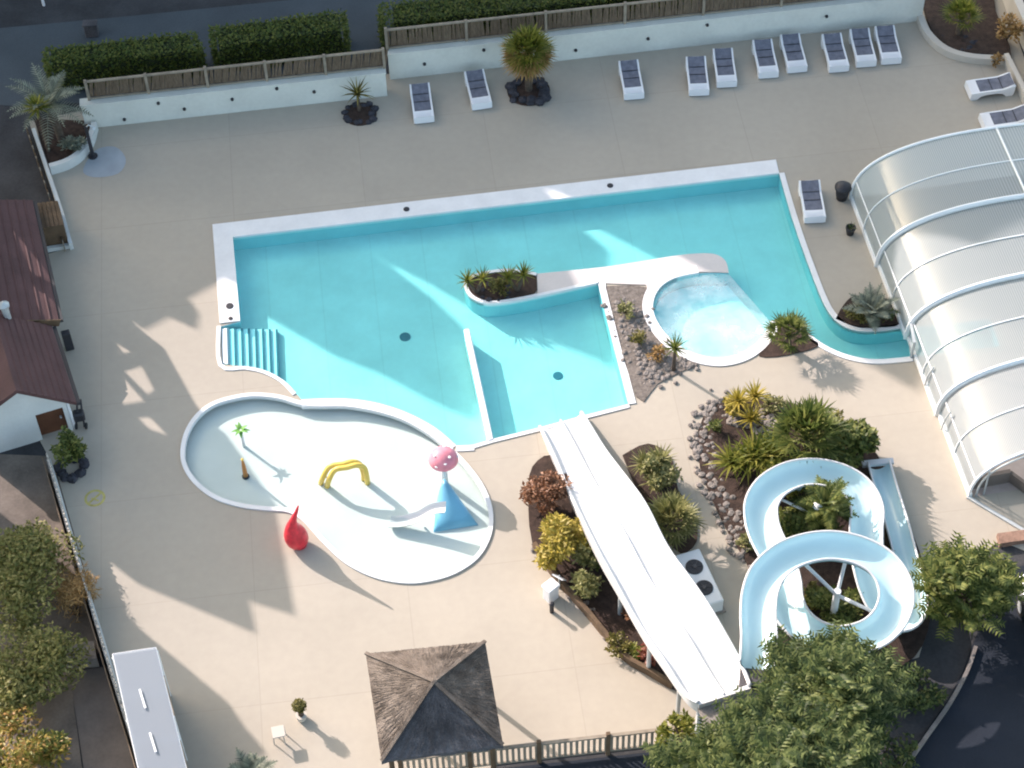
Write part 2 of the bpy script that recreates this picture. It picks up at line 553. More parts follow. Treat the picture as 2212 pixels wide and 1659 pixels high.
# ------------------------------------------------------------------ ground
POOL_TL = [(503, 513), (800, 478), (1200, 430), (1683, 375)]
POOL_R = [(1683, 375), (1700, 435), (1722, 505), (1747, 575), (1772, 640), (1792, 678), (1818, 703), (1850, 715), (1895, 716), (1960, 708)]
POOL_IN = [(1960, 708), (2140, 690), (2160, 748), (1970, 771)]
POOL_CH = [(1970, 771), (1905, 777), (1860, 774), (1815, 762), (1775, 742), (1740, 716), (1712, 696), (1688, 684)]
JAC_PTS = [(1665, 694), (1650, 722), (1628, 747), (1595, 766), (1552, 774), (1505, 766), (1462, 744), (1430, 712), (1412, 676), (1413, 645), (1430, 618), (1462, 600), (1510, 590), (1574, 590)]
WALK_TOP = [(1574, 590), (1568, 566), (1548, 551), (1515, 548), (1460, 553), (1380, 566), (1300, 578), (1160, 592)]
ISLE = [(1160, 592), (1100, 583), (1040, 590), (1005, 605), (1004, 625), (1018, 645), (1045, 657), (1080, 657)]
SLIDE_TOP = [(1080, 657), (1150, 645), (1292, 613)]
SLIDE_R = [(1292, 613), (1325, 745), (1358, 874)]
SLIDE_B = [(1358, 874), (1260, 899), (1160, 926), (1062, 950), (1022, 962)]
KEDGE = [(985, 963), (940, 925), (880, 893), (820, 873), (760, 863), (700, 862), (652, 864)]
LEFT_B = [(640, 850), (612, 822), (572, 801), (530, 792), (480, 787), (477, 705), (519, 694), (503, 513)]


def sm(pix, n=4):
    return smooth_line(PP(pix), n)


loopA = PP(POOL_TL)[:-1] + sm(POOL_R)[:-1] + PP(POOL_IN)[:-1] + sm(POOL_CH) + sm(JAC_PTS)[:-1] + sm(WALK_TOP)[:-1] + sm(ISLE)[:-1] \
    + PP(SLIDE_TOP)[:-1] + PP(SLIDE_R)[:-1] + PP(SLIDE_B) + sm(KEDGE) + sm(LEFT_B[:5]) + PP(LEFT_B[5:7])
KID = [(390, 985), (397, 940), (420, 900), (455, 872), (500, 857), (550, 850), (605, 855), (650, 868), (690, 872), (750, 872), (820, 884), (885, 906),
       (945, 943), (1000, 992), (1042, 1045), (1064, 1100), (1062, 1155), (1035, 1205), (985, 1240), (925, 1258), (868, 1261), (805, 1248), (745, 1218),
       (695, 1172), (655, 1128), (622, 1108), (575, 1104), (520, 1097), (465, 1080), (425, 1052), (400, 1020)]
loopK = smooth_line(PP(KID), 4, True)

DECK = [(62, 262), (190, 236), (838, 160), (1995, 22), (2160, -25), (2285, 330), (3000, 250), (3000, 1120), (2225, 1195), (2160, 1168), (2030, 1260), (1985, 1420),
        (1630, 1520), (1462, 1606), (1060, 1652), (1060, 1760), (345, 1760), (228, 1392), (122, 1018), (85, 950), (60, 560), (152, 535)]
mb = MB(); mb.sheet(PP(DECK), 0, [loopA, offset(loopK, 0.0, True)])
struct(mb.build('pool_deck', 'deck'), 'beige concrete sun deck around the pools')
hole = PP([(440, 470), (1700, 330), (2180, 650), (2190, 800), (1100, 1100), (1000, 1290), (780, 1290), (370, 1080), (370, 900)])
mb = MB(); mb.sheet([V((-400, -250, 0)), V((400, -250, 0)), V((400, 600, 0)), V((-400, 600, 0))], -.03, [hole])
struct(mb.build('ground', 'terrain'), 'dark ground around the water park')
mb = MB(); mb.sheet(PP([(-700, 135), (-20, 62), (300, 32), (700, -8), (1500, -110), (1500, 60), (820, 110), (440, 200), (60, 230), (-20, 225), (-700, 330)]), -.012)
struct(mb.build('road', 'asphalt'), 'blue grey asphalt road behind the hedges')
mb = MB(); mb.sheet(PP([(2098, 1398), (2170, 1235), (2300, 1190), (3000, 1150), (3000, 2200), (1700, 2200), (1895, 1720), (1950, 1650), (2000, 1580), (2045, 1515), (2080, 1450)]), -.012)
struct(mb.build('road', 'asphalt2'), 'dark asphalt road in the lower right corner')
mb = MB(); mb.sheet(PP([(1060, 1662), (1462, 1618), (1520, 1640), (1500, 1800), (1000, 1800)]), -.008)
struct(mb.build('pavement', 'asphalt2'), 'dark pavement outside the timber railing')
# kerb
kl = smooth_line(PP([(2103, 1398), (2085, 1450), (2050, 1515), (2005, 1580), (1955, 1650), (1900, 1720)]), 4)
mb = MB(); mb.ribbon(kl, offset(kl, .1), -.03, .10)
tag(mb.build('kerb', 'stone'), 'thin pale curved kerb at the edge of the dark asphalt', 'kerb')
mb = MB(); mb.sheet(PP([(-160, 975), (120, 985), (232, 1400), (150, 1445), (190, 1760), (-160, 1760)]), -.008)
struct(mb.build('yard', 'brownwall'), 'brown yard behind the left wall')
mb = MB(); mb.sheet(PP([(150, 1452), (232, 1440), (330, 1720), (190, 1720)]), .02); mb.skirt(PP([(150, 1452), (232, 1440), (330, 1720), (190, 1720)]), -.03, .02)
struct(mb.build('path', 'path'), 'brown paved path outside the left wall')

# ------------------------------------------------------------------ main pool
pool = thing('swimming_pool', P(900, 650), 'large turquoise lagoon pool with white coping and curved planted island', 'pool')
DEPTH = -.60
mb = MB(); mb.sheet(loopA, DEPTH)
mb.build('basin_floor', 'basin', pool)
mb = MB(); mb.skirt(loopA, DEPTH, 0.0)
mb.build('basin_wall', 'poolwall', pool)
mb = MB()
cw = .30
# top and left wide coping, outside the water edge
tl_in = PP([(477, 705), (519, 694), (503, 513), (1683, 375)]); tl_out = PP([(474, 703), (473, 695), (459, 486), (1676, 346)])
mb.ribbon(tl_in[1:], [P(475, 699), P(459, 486), P(1676, 346)], -.12, .035)
def cop(pix, wd, n=4, s=True):
    l = sm(pix, n) if s else PP(pix)
    mb.ribbon(l, offset(l, wd), -.12, .03)
cop(POOL_R, .17)
l = sm(POOL_CH); mb.ribbon(l, offset(l, .17), -.12, .03)
cop(SLIDE_R, .22, s=False)
cop(SLIDE_B, .12, s=False)
cop(LEFT_B[:6], .12)
cop(KEDGE, .26)
cop([(1024, 962), (985, 964)], .2, s=False)
mb.build('coping', 'coping', pool)
mb = MB()
l = sm(JAC_PTS[:-1]); o = offset(l, .32)
mb.ribbon(l, o, -.2, .034)
mb.build('whirlpool_wall', 'coping', pool)
mb = MB()
l = sm(ISLE + SLIDE_TOP[1:]); mb.ribbon(l, offset(l, .11), -.1, .06)
mb.build('island_kerb', 'coping', pool)
# the peninsula walkway
mb = MB()
top = sm(WALK_TOP); low = PP([(1162, 640), (1292, 612), (1305, 613), (1395, 616), (1408, 640)])
jac_o = offset(sm(JAC_PTS[9:13]), .32)
mb.sheet(top + low + jac_o + [P(1510, 588)], .022)
mb.build('walkway', 'walkway', pool)
# dividing wall
mb = MB(); a, b = P(1008, 712), P(1060, 953); n_ = V((-(b - a).y, (b - a).x, 0)).normalized()
mb.box(((a + b) / 2 + Z * DEPTH), .18, (b - a).length, -DEPTH + .06, math.atan2((b - a).y, (b - a).x) - math.pi / 2, .03)
mb.build('dividing_wall', 'coping', pool)
# entrance steps
mb = MB(); mbd = MB()
s0, s1 = P(479, 709), P(481, 783); e0, e1 = P(596, 690), P(600, 800)
NS = 8
for k in range(NS):
    a0 = s0.lerp(e0, k / NS); a1 = s1.lerp(e1, k / NS); b0 = s0.lerp(e0, (k + 1) / NS); b1 = s1.lerp(e1, (k + 1) / NS)
    zt = -.03 - k * .06
    g0 = a0.lerp(b0, .70); g1 = a1.lerp(b1, .70)
    mb.prism([a0, a1, g1, g0], DEPTH, zt)
    mbd.prism([g0, g1, b1, b0], DEPTH, zt - .003)
st = mb.build('entrance_steps', 'step', pool)
sub(mbd, 'step_nosing', 'stepdark', st, pool)
for x, y, r in ((878, 452, .10), (1318, 401, .10), (496, 661, .12), (498, 688, .07)):
    mb = MB(); mb.lathe(P(x, y, .036), [(r, 0), (r, .012), (r * .8, .018), (.0, .018)], 14)
    mb.build('skimmer_lid', 'dark', pool)
for x, y, r in ((875, 728, .17), (1205, 812, .15)):
    mb = MB(); mb.lathe(P(x, y, DEPTH), [(r, 0), (r, .02), (0, .02)], 14)
    mb.build('floor_drain', 'stepdark', pool)
# water
wat = PP(POOL_TL)[:-1] + sm(POOL_R)[:-1] + PP(POOL_IN)[:-1] + sm(POOL_CH) + [P(1665, 694), P(1574, 590)] + sm(WALK_TOP)[1:-1] + sm(ISLE)[:-1] \
    + PP(SLIDE_TOP)[:-1] + PP(SLIDE_R)[:-1] + PP(SLIDE_B) + sm(KEDGE) + sm(LEFT_B[:5]) + PP(LEFT_B[5:7])
mb = MB(); mb.sheet(wat, -.045)
struct(mb.build('water', 'water'), 'clear turquoise pool water')
mb = MB(); mb.sheet(sm(JAC_PTS), -.041)
struct(mb.build('whirlpool_water', 'foam'), 'foaming white water of the whirlpool')
mb = MB(); mb.sheet(offset(sm(JAC_PTS), -.02), -.55)
mb.build('whirlpool_bench', 'step', pool)

# ------------------------------------------------------------------ paddling pool
kid = thing('paddling_pool', P(750, 1050), 'shallow white figure of eight paddling pool with water toys', 'pool')
ki = offset(loopK, .10, True)
mb = MB(); mb.sheet(loopK, -.24); mb.skirt(loopK, -.24, 0)
mb.build('basin', 'kbasin', kid)
ins, outs = offset(loopK, .04, True), offset(loopK, -.13, True)
mb = MB(); mb.ribbon(loopK, outs, -.1, .05, True)
mb.build('rim', 'coping', kid)
mb = MB(); mb.sheet(loopK, -.04)
struct(mb.build('water', 'kwater'), 'thin clear water of the paddling pool')


# ------------------------------------------------------------------ plants
def leaves_blob(mb, c, rx, ry, rz, n, size, asp=.5, clumps=9, shell=.55, flat=.35):
    """leaf clumps spread through a crown with gaps between them"""
    c = V(c); cl = []
    for i in range(clumps):
        a = random.uniform(0, 6.283); e = math.asin(random.uniform(-.25, 1))
        q = random.uniform(shell, .9)
        cl.append((V((rx * math.cos(a) * math.cos(e), ry * math.sin(a) * math.cos(e), rz * math.sin(e))) * q, random.uniform(.28, .48)))
    cl.append((V((0, 0, 0)), .55))
    for i in range(n):
        o, k = random.choice(cl)
        d = V((random.gauss(0, 1), random.gauss(0, 1), random.gauss(0, 1))).normalized() * random.uniform(.35, 1.0) ** .5 * k
        p = c + o + V((d.x * rx, d.y * ry, d.z * rz))
        mb.leaf(p, size, asp)


def bush(name, base, rx, ry, h, n, size, mat, label, cat='shrub', group=None, asp=.5, clumps=10, stem=True):
    b = V(base)
    t = thing(name, b, label, cat, group)
    mb = MB(); leaves_blob(mb, b + Z * h * .5, rx, ry, h * .52, n, size, asp, clumps)
    mb.build('foliage', mat, t)
    if stem:
        mb = MB()
        for k in range(5):
            a = k * 1.3 + random.random()
            mb.tube([b, b + V((math.cos(a) * rx * .2, math.sin(a) * ry * .2, h * .3)), b + V((math.cos(a) * rx * .5, math.sin(a) * ry * .5, h * .62))], [.03, .022, .01], 5)
        mb.build('stem', 'bark', t)
    return t


def rosette(mb, c, n, length, width, elev=(.1, 1.3), droop=.5, seg=3):
    for i in range(n):
        a = i * 2.399 + random.uniform(-.2, .2)
        e = elev[0] + (elev[1] - elev[0]) * ((i + .5) / n) + random.uniform(-.1, .1)
        d = V((math.cos(a) * math.cos(e), math.sin(a) * math.cos(e), math.sin(e)))
        mb.blade(V(c) + d * .03, d, length * random.uniform(.8, 1.15), width, droop, seg)


def yucca(name, base, th, n, length, width, mat, label, cat='plant', group=None, heads=1, droop=.4, dead=False, elev=(.0, 1.35)):
    b = V(base); t = thing(name, b, label, cat, group)
    mt_ = MB(); ml = MB()
    for k in range(heads):
        a = k * 2.2 + .5; off = V((math.cos(a), math.sin(a), 0)) * (.0 if heads == 1 else .22 + .08 * k)
        hh = th * (1 - .22 * k if heads > 1 else 1)
        tip = b + off + Z * hh
        mt_.tube([b, b + off * .5 + Z * hh * .5, tip], [.07, .055, .045], 7)
        rosette(ml, tip, n, length, width, elev, droop)
    ml.build('leaves', mat, t)
    mt_.build('trunk', 'bark', t)
    if dead:
        md = MB(); rosette(md, b + Z * th * .8, n // 2, length * .8, width, (-1.0, -.1), .5)
        md.build('dead_leaves', 'dry', t)
    return t


def fan_palm(name, base, th, n, stalk, fan, mat, label, dead=0, cat='palm', group=None, elev=(-.1, 1.35), spread=None):
    b = V(base); t = thing(name, b, label, cat, group)
    mt_ = MB(); mt_.tube([b, b + Z * th * .5, b + Z * th], [.13, .11, .12], 9); mt_.build('trunk', 'bark', t)
    def fans(nn, ev, dr):
        ml = MB()
        for i in range(nn):
            a = i * 2.399 + random.uniform(-.2, .2); e = ev[0] + (ev[1] - ev[0]) * (i + .5) / nn
            d = V((math.cos(a) * math.cos(e), math.sin(a) * math.cos(e), math.sin(e)))
            top = b + Z * th
            end = top + d * stalk * random.uniform(.75, 1.1)
            ml.tube([top, end], .012, 4, False)
            side = d.cross(Z)
            if side.length < .1: side = V((1, 0, 0))
            side.normalize(); upv = side.cross(d)
            for k in range(9):
                q = (k - 4) / 4 * 1.35
                dd = d * math.cos(q) + side * math.sin(q) + upv * .1
                ml.blade(end, dd, fan * (1 - .25 * abs(k - 4) / 4) * random.uniform(.85, 1.1), fan * .15, dr, 2, upv)
        return ml
    fans(n, elev, .45).build('fronds', mat, t)
    if dead:
        fans(dead, (-1.0, .15), .3).build('dead_fronds', 'dry', t)
    return t


def feather_palm(name, base, th, n, length, mat, label, elev=(.0, 1.3), cat='palm', group=None, lean=V((0, 0, 0)), trunk_r=.13, leaflet=.3, lw=.035, droop=1.1):
    b = V(base); t = thing(name, b, label, cat, group)
    tip = b + lean + Z * th
    mb = MB(); mb.tube([b, b + lean * .4 + Z * th * .5, tip], [trunk_r * 1.15, trunk_r, trunk_r * 1.1], 9); mb.build('trunk', 'bark', t)
    ml = MB()
    for i in range(n):
        a = i * 2.399 + random.uniform(-.25, .25); e = elev[0] + (elev[1] - elev[0]) * ((i + .5) / n)
        d = V((math.cos(a) * math.cos(e), math.sin(a) * math.cos(e), math.sin(e)))
        L = length * random.uniform(.8, 1.15); seg = 9; p = tip.copy(); pts = [p.copy()]
        for k in range(seg):
            p = p + d * (L / seg); d = (d - Z * droop / seg).normalized(); pts.append(p.copy())
        ml.tube(pts, [.018 - .0015 * k for k in range(seg + 1)], 4, False)
        for k in range(1, seg + 1):
            dd = (pts[k] - pts[k - 1]).normalized(); sdv = dd.cross(Z)
            if sdv.length < .05: continue
            sdv.normalize()
            for sg in (-1, 1):
                for h in (0, .5):
                    q = pts[k - 1].lerp(pts[k], h)
                    ml.blade(q, dd * .6 + sdv * sg + Z * .15, leaflet * math.sin(math.pi * (.15 + .8 * k / seg)), lw, .4, 2)
    ml.build('fronds', mat, t)
    return t


def tree(name, base, h, r, nleaf, size, mat, label, crown_z=None, asp=.4, clumps=26, group=None, rz=None, cat='tree', fronds=0):
    b = V(base); t = thing(name, b, label, cat, group)
    cz = crown_z or h * .62; rz = rz or (h - cz)
    mb = MB()
    mb.tube([b, b + Z * cz * .5 + V((.05, .03, 0)), b + Z * cz], [.14, .10, .07], 8)
    c = b + Z * cz; cl = []
    for k in range(clumps):
        a = random.uniform(0, 6.283); e = math.asin(random.uniform(-.45, 1)); q = random.uniform(.55, .95)
        o = V((r * math.cos(a) * math.cos(e), r * math.sin(a) * math.cos(e), rz * math.sin(e))) * q
        o = o * random.uniform(.8, 1.22); cl.append((c + o, random.uniform(.17, .36)))
        if k % 2 == 0:
            mb.tube([b + Z * cz * .55, c + o * .4 - Z * .1, c + o], [.05, .035, .012], 5)
    mb.build('trunk', 'bark', t)
    ml = MB()
    for i in range(nleaf):
        o, k = random.choice(cl)
        d = V((random.gauss(0, 1), random.gauss(0, 1), random.gauss(0, .7))).normalized() * random.random() ** .45 * k * r
        ml.leaf(o + d, size, asp)
    for i in range(fronds):
        o, k = random.choice(cl)
        a = random.uniform(0, 6.283); e = random.uniform(-.1, .9)
        d = V((math.cos(a) * math.cos(e), math.sin(a) * math.cos(e), math.sin(e)))
        o = o + d * k * r * random.uniform(.2, .8)
        L = random.uniform(.45, .8)
        pts = [o, o + d * L * .5, o + d * L - Z * .06]
        for q in range(7):
            pq = o.lerp(pts[2], q / 7); sv = d.cross(Z)
            if sv.length < .05: continue
            sv.normalize()
            for sg in (-1, 1):
                ml.blade(pq, d * .6 + sv * sg, .24 * (1 - .06 * q), .06, .4, 2)
    ml.build('crown', mat, t)
    return t


def hedge(name, top_back, top_front, h, label, dens=380, mat='hedge', group=None):
    """clipped hedge; its top edges are given at height h"""
    L = [P(x, y, h) for x, y in top_back]; F_ = [P(x, y, h) for x, y in top_front]
    a, b = L[0], L[-1]; c, d = F_[0], F_[-1]
    base = (a + b + c + d) / 4; base.z = 0
    t = thing(name, base, label, 'hedge', group)
    core = MB(); q = [a.lerp(d, .04), c.lerp(b, .04), d.lerp(a, .04), b.lerp(c, .04)]
    core.prism([V((p.x, p.y, 0)) for p in q], 0, h - .06)
    core.build('core', 'hedgecore', t)
    ml = MB(); A = (b - a).length
    def put(p, up):
        ml.leaf(p + V((random.gauss(0, .03), random.gauss(0, .03), random.gauss(0, .03))), .11, .65)
    def quad(p0, p1, p2, p3):
        area = (p1 - p0).length * (p3 - p0).length
        for i in range(int(area * dens)):
            u, v = random.random(), random.random()
            put(p0.lerp(p1, u).lerp(p3.lerp(p2, u), v), 0)
    g = lambda p: V((p.x, p.y, .05))
    quad(a, b, d, c); quad(g(c), g(d), d, c); quad(g(a), g(c), c, a); quad(g(b), g(d), d, b)
    for i in range(int(A * 10)):   # longer shoots
        p = a.lerp(b, random.random()).lerp(c.lerp(d, random.random()), random.random())
        ml.leaf(p, .2, .35, random.uniform(.5, 1.3))
    ml.build('foliage', mat, t)
    return t

# ------------------------------------------------------------------ back walls and fences
def wall_thing(name, a, b, h, th, label, lamps, mat='wall', cap=True, into=1):
    """a, b: foot of the face towards the pool"""
    d = (b - a).normalized(); n = V((-d.y, d.x, 0)) * into
    t = thing(name, (a + b) / 2, label, 'wall')
    mb = MB(); mb.prism([a, b, b + n * th, a + n * th], -.03, h); mb.build('wall', mat, t)
    if cap:
        mb = MB(); e = .025
        mb.prism([a - n * e - d * e, b - n * e + d * e, b + n * (th + e) + d * e, a + n * (th + e) - d * e], h + .002, h + .05); mb.build('coping', mat, t)
    for u, z in lamps:
        c = a.lerp(b, u) + Z * z - n * .02
        mb = MB(); mb.tube([c + n * .03, c - n * .04], .055, 10); mb.build('wall_lamp', 'dark', t)
    return d, n


def fence_thing(name, a, b, z0, h, label, step, slats=0, leanx=0):
    d = (b - a).normalized(); L = (b - a).length
    t = thing(name, V(((a + b) / 2).xy.to_3d()) + Z * z0, label, 'fence')
    mb = MB(); mb2 = MB()
    mb.bar(a + Z * (z0 + h), b + Z * (z0 + h), .07, .06)
    mb.bar(a + Z * (z0 + .12), b + Z * (z0 + .12), .05, .05)
    mb.build('rail', 'rail', t)
    n = max(2, int(L / step))
    for i in range(n + 1):
        p = a.lerp(b, i / n)
        mb = MB(); mb.box(p + Z * (z0 - .05), .09, .09, h + .10 + random.uniform(-.02, .05), math.atan2(d.y, d.x)); mb.build('post', 'rail', t)
    nn = V((-d.y, d.x, 0)) * .06
    k = 0.0
    while k < L:
        wdt = random.uniform(.05, .09); hh = h * random.uniform(.86, .985)
        p = a + d * (k + wdt / 2) + nn * random.uniform(.6, 1.2)
        lx = d * random.gauss(leanx, .03)
        mb2.bar(p + Z * z0, p + lx + Z * (z0 + hh), wdt, .025, nn)
        k += wdt * 1.02
    mb2.build('reed_panel', 'reed', t)
    return t


W1a, W1b = P(186, 278), P(837, 207)
d1, n1 = wall_thing('white_wall', W1a, W1b, 1.0, .30, 'lower white rendered wall behind the deck, left of the step in the wall line',
                    [(.13, .25), (.25, .80), (.33, .42), (.49, .62), (.64, .88), (.76, .56)])
fence_thing('reed_fence', W1a + n1 * .22 + d1 * .3, W1b + n1 * .22, 1.0, .85, 'left brown reed fence with leaning slats standing on the lower white wall', 1.75, leanx=.12)
W2a, W2b = P(843, 172), P(1990, 45)
d2, n2 = wall_thing('white_wall', W2a, W2b, 1.1, .30, 'long white rendered wall behind the row of loungers',
                    [(.065, .55), (.175, .88), (.275, .35), (.345, .42), (.48, .58), (.59, .90), (.815, .70)])
fence_thing('reed_fence', W2a + n2 * .22, W2b + n2 * .22 + d2 * .4, 1.1, .90, 'long brown reed fence with timber posts on top of the lounger wall', 2.6)
for hb, hf, lab, nm in (([(95, 104), (418, 68)], [(98, 142), (436, 105)], 'clipped green hedge behind the lower fence, farthest left', 'hedge'),
                    ([(455, 58), (742, 22)], [(460, 98), (748, 62)], 'clipped green hedge in the middle, behind the end of the lower fence', 'hedge'),
                    ([(820, 8), (1500, -72)], [(822, 52), (1500, -25)], 'long clipped hedge behind the long reed fence', 'hedge')):
    hedge('hedge', hb, hf, 1.25, lab, group='hedges along the road')
# low verge objects by the road
mb = MB(); c = P(95, 12); mb.tube([c, c + Z * .95], .05, 8); mb.lathe(c + Z * .95, [(.055, 0), (.05, .04), (0, .06)], 10)
tag(mb.build('bollard', 'plastic', origin=c), 'small white bollard on the far side of the road', 'bollard')
t = thing('utility_box', P(200, 75), 'dark green utility box on the road edge behind the first hedge', 'box')
mb = MB(); mb.box(P(200, 75), .45, .28, .5, 0, .03); mb.build('cabinet', 'dark_shade', t)
mb = MB(); mb.box(P(200, 75) + Z * .5, .5, .33, .05, 0, .02); mb.build('lid', 'dark_shade', t)

# ------------------------------------------------------------------ left boundary
def low_wall(name, pix, h, th, label, mat='white'):
    l = PP(pix); mb = MB(); mb.ribbon(l, offset(l, th), -.03, h)
    return tag(mb.build(name, mat), label, 'wall')


t = thing('boundary_wall', P(95, 330), 'narrow white wall with dark fence slats along the upper left edge', 'wall')
l = PP([(72, 292), (100, 375), (135, 480), (152, 540)])
mb = MB(); mb.ribbon(l, offset(l, .12), -.03, .30); mb.build('wall', 'white', t)
for i in range(34):
    q = i / 33 * (len(l) - 1); j = min(int(q), len(l) - 2); p = l[j].lerp(l[j + 1], q - j)
    mb = MB(); mb.box(p + V((-.16, -.02, -.03)), .035, .085, .55 + random.uniform(-.08, .06), .3); mb.build('slat', 'wood' if i % 3 else 'rail', t)
t = thing('timber_bin_store', P(118, 515), 'brown timber bin store between the red roof and the left wall', 'store')
bq = PP([(85, 540), (150, 530), (137, 478), (75, 485)])
mb = MB(); mb.prism(bq, -.03, .9); mb.build('side_panels', 'wood', t)
mb = MB()
for i in range(7):
    a0, b0 = bq[3].lerp(bq[2], i / 7 + .01), bq[3].lerp(bq[2], (i + 1) / 7 - .01); a1, b1 = bq[0].lerp(bq[1], i / 7 + .01), bq[0].lerp(bq[1], (i + 1) / 7 - .01)
    mb.prism([a1, b1, b0, a0], .902, .945 + .01 * (i % 2))
mb.build('lid', 'wood', t)
low_wall('threshold_kerb', [(85, 547), (152, 537)], .14, .12, 'short white kerb below the timber bin store')['category'] = 'kerb'

# lower left fence
LW = [(118, 1018), (150, 1128), (185, 1248), (226, 1382), (262, 1500), (300, 1620), (330, 1720)]
t = thing('boundary_wall', P(185, 1248), 'long low white wall with a ragged reed screen down the lower left side', 'wall')
l = PP(LW); mb = MB(); mb.ribbon(l, offset(l, -.12), -.03, .62)
mb.build('wall', 'white', t)
mb = MB()
ls = smooth_line(l, 46)
for i in range(len(ls) - 1):
    p, nx = ls[i], ls[i + 1]; dd = math.atan2((nx - p).y, (nx - p).x); nrm = V((math.sin(dd), -math.cos(dd), 0)) * -.06
    if random.random() < (.93 if i < 120 else .78):
        mb.box(p - nrm + Z * .615, (nx - p).length * .9, .05, random.uniform(.16, .34), dd + random.gauss(0, .12))
mb.build('picket_top', 'cream', t)
mb = MB(); lo = offset(l, -.19); mb.ribbon(lo, offset(lo, -.03), -.03, .80); mb.build('reed_screen', 'reed', t)
mb = MB(); mb.prism(PP([(147, 1448), (215, 1440), (208, 1402), (142, 1410)], 0), -.03, .42)
tag(mb.build('concrete_block', 'stone', origin=P(180, 1425)), 'pale concrete block on the brown path beside the left wall', 'block')

# canopy
t = thing('canopy', P(320, 1560), 'long flat canopy of pale blue grey plastic sheets inside the left wall', 'canopy')
ca = [P(243, 1412, 2.2), P(336, 1398, 2.3), P(412, 1700, 2.3), P(308, 1700, 2.2)]
mb = MB(); N = 26; vs = []
for j in range(2):
    a, b = (ca[0], ca[1]) if j == 0 else (ca[3], ca[2])
    for i in range(N + 1):
        q = a.lerp(b, i / N); vs.append(q + Z * (.0))
mb.add(vs, [(i, i + 1, N + 2 + i, N + 1 + i) for i in range(N)])
mb.build('roof_sheet', 'sheet', t)
mb = MB()
for q in (.0, .33, .66, 1.0):
    mb.bar(ca[0].lerp(ca[3], q) - Z * .09, ca[1].lerp(ca[2], q) - Z * .09, .07, .09)
mb.bar(ca[0] - Z * .06, ca[3] - Z * .06, .035, .09); mb.bar(ca[1] - Z * .06, ca[2] - Z * .06, .035, .09)
mb.build('roof_frame', 'alu', t)
for q in (.02, .5, .98):
    for a, b in ((ca[0], ca[3]), (ca[1], ca[2])):
        p = a.lerp(b, q); mb = MB(); mb.tube([V((p.x, p.y, 0)), p - Z * .08], .045, 8); mb.build('post', 'alu', t)
for q in (.30, .62):
    mb = MB(); a = ca[0].lerp(ca[3], q).lerp(ca[1].lerp(ca[2], q), .42) + Z * .05; b = ca[0].lerp(ca[3], q + .14).lerp(ca[1].lerp(ca[2], q + .14), .45) + Z * .05
    mb.bar(a, b, .05, .03); mb.build('ridge_clip', 'plastic', t)
# low side screen of the canopy, hides the deck edge below
mb = MB(); b0, b1 = V((ca[1].x, ca[1].y, 0)), V((ca[2].x, ca[2].y, 0))
mb.bar(b0 + Z * .55, b1 + Z * .55, .04, 1.1)
mb.build('side_screen', 'rail', t)

# ------------------------------------------------------------------ the house with the maroon roof
t = thing('house', P(60, 800), 'white house with maroon roof and brown door at the left edge', 'house')
e0, e1 = P(112, 704, 1.3), P(165, 869, 1.3)          # eave of the front roof
ax = (e1 - e0).normalized()                            # runs towards the viewer
ac = V((-ax.y, ax.x, 0));  ac = ac if ac.x < 0 else -ac   # runs left, away from the deck
RW, RH = 1.50, 1.25
fr0 = e0 + ac * RW + Z * RH; fr1 = e1 + ac * RW + Z * RH
lf0 = fr0 + ac * 1.6 - Z * .9; lf1 = fr1 + ac * 1.6 - Z * .9
def slab(pts, th):
    m_ = MB(); n = len(pts)
    m_.add(list(pts) + [p - Z * th for p in pts], [tuple(range(n)), tuple(range(2 * n - 1, n - 1, -1))] + [(i, (i + 1) % n, n + (i + 1) % n, n + i) for i in range(n)])
    return m_
m_ = slab([e0, e1, fr1, fr0], .14); m2 = slab([fr0, fr1, lf1, lf0], .14); m_.add(m2.v, m2.f)
roof = m_.build('roof', 'roof', t)
# tile courses: thin raised battens along the slope
m_ = MB()
for k in range(1, 9):
    a = e0.lerp(fr0, k / 9.0); b = e1.lerp(fr1, k / 9.0); m_.bar(a + Z * .012, b + Z * .012, .05, .03)
sub(m_, 'tile_course', 'roof', roof, t)
# rear, higher roof
g0, g1 = P(70, 432, 1.35), P(127, 690, 1.35)
h0, h1 = g0 + ac * 2.7 + Z * 1.1, g1 + ac * 2.7 + Z * 1.1
rr = slab([g0, g1, h1, h0], .16).build('rear_roof', 'roof', t)
m_ = MB()
for k in range(1, 11):
    a = g0.lerp(h0, k / 11.0); b = g1.lerp(h1, k / 11.0); m_.bar(a + Z * .012, b + Z * .012, .05, .03)
sub(m_, 'tile_course', 'roof', rr, t)
m_ = MB(); m_.bar(g1 + Z * -.12 + ax * .03, h1 - Z * .12 + ax * .03, .04, .26); m_.build('fascia', 'wood', t)
m_ = MB(); m_.bar(g0 - ac * .06 - Z * .1, g1 - ac * .06 - Z * .1, .11, .1); m_.bar(e0 - ac * .06 - Z * .1, e1 - ac * .06 - Z * .1, .11, .1); m_.build('gutter', 'dark', t)
m_ = MB(); c = P(12, 672, 2.5); m_.tube([c - Z * .7, c + Z * .2], .11, 10); m_.lathe(c + Z * .2, [(.16, 0), (.17, .08), (.02, .2)], 10); m_.build('chimney_pipe', 'steel', t)
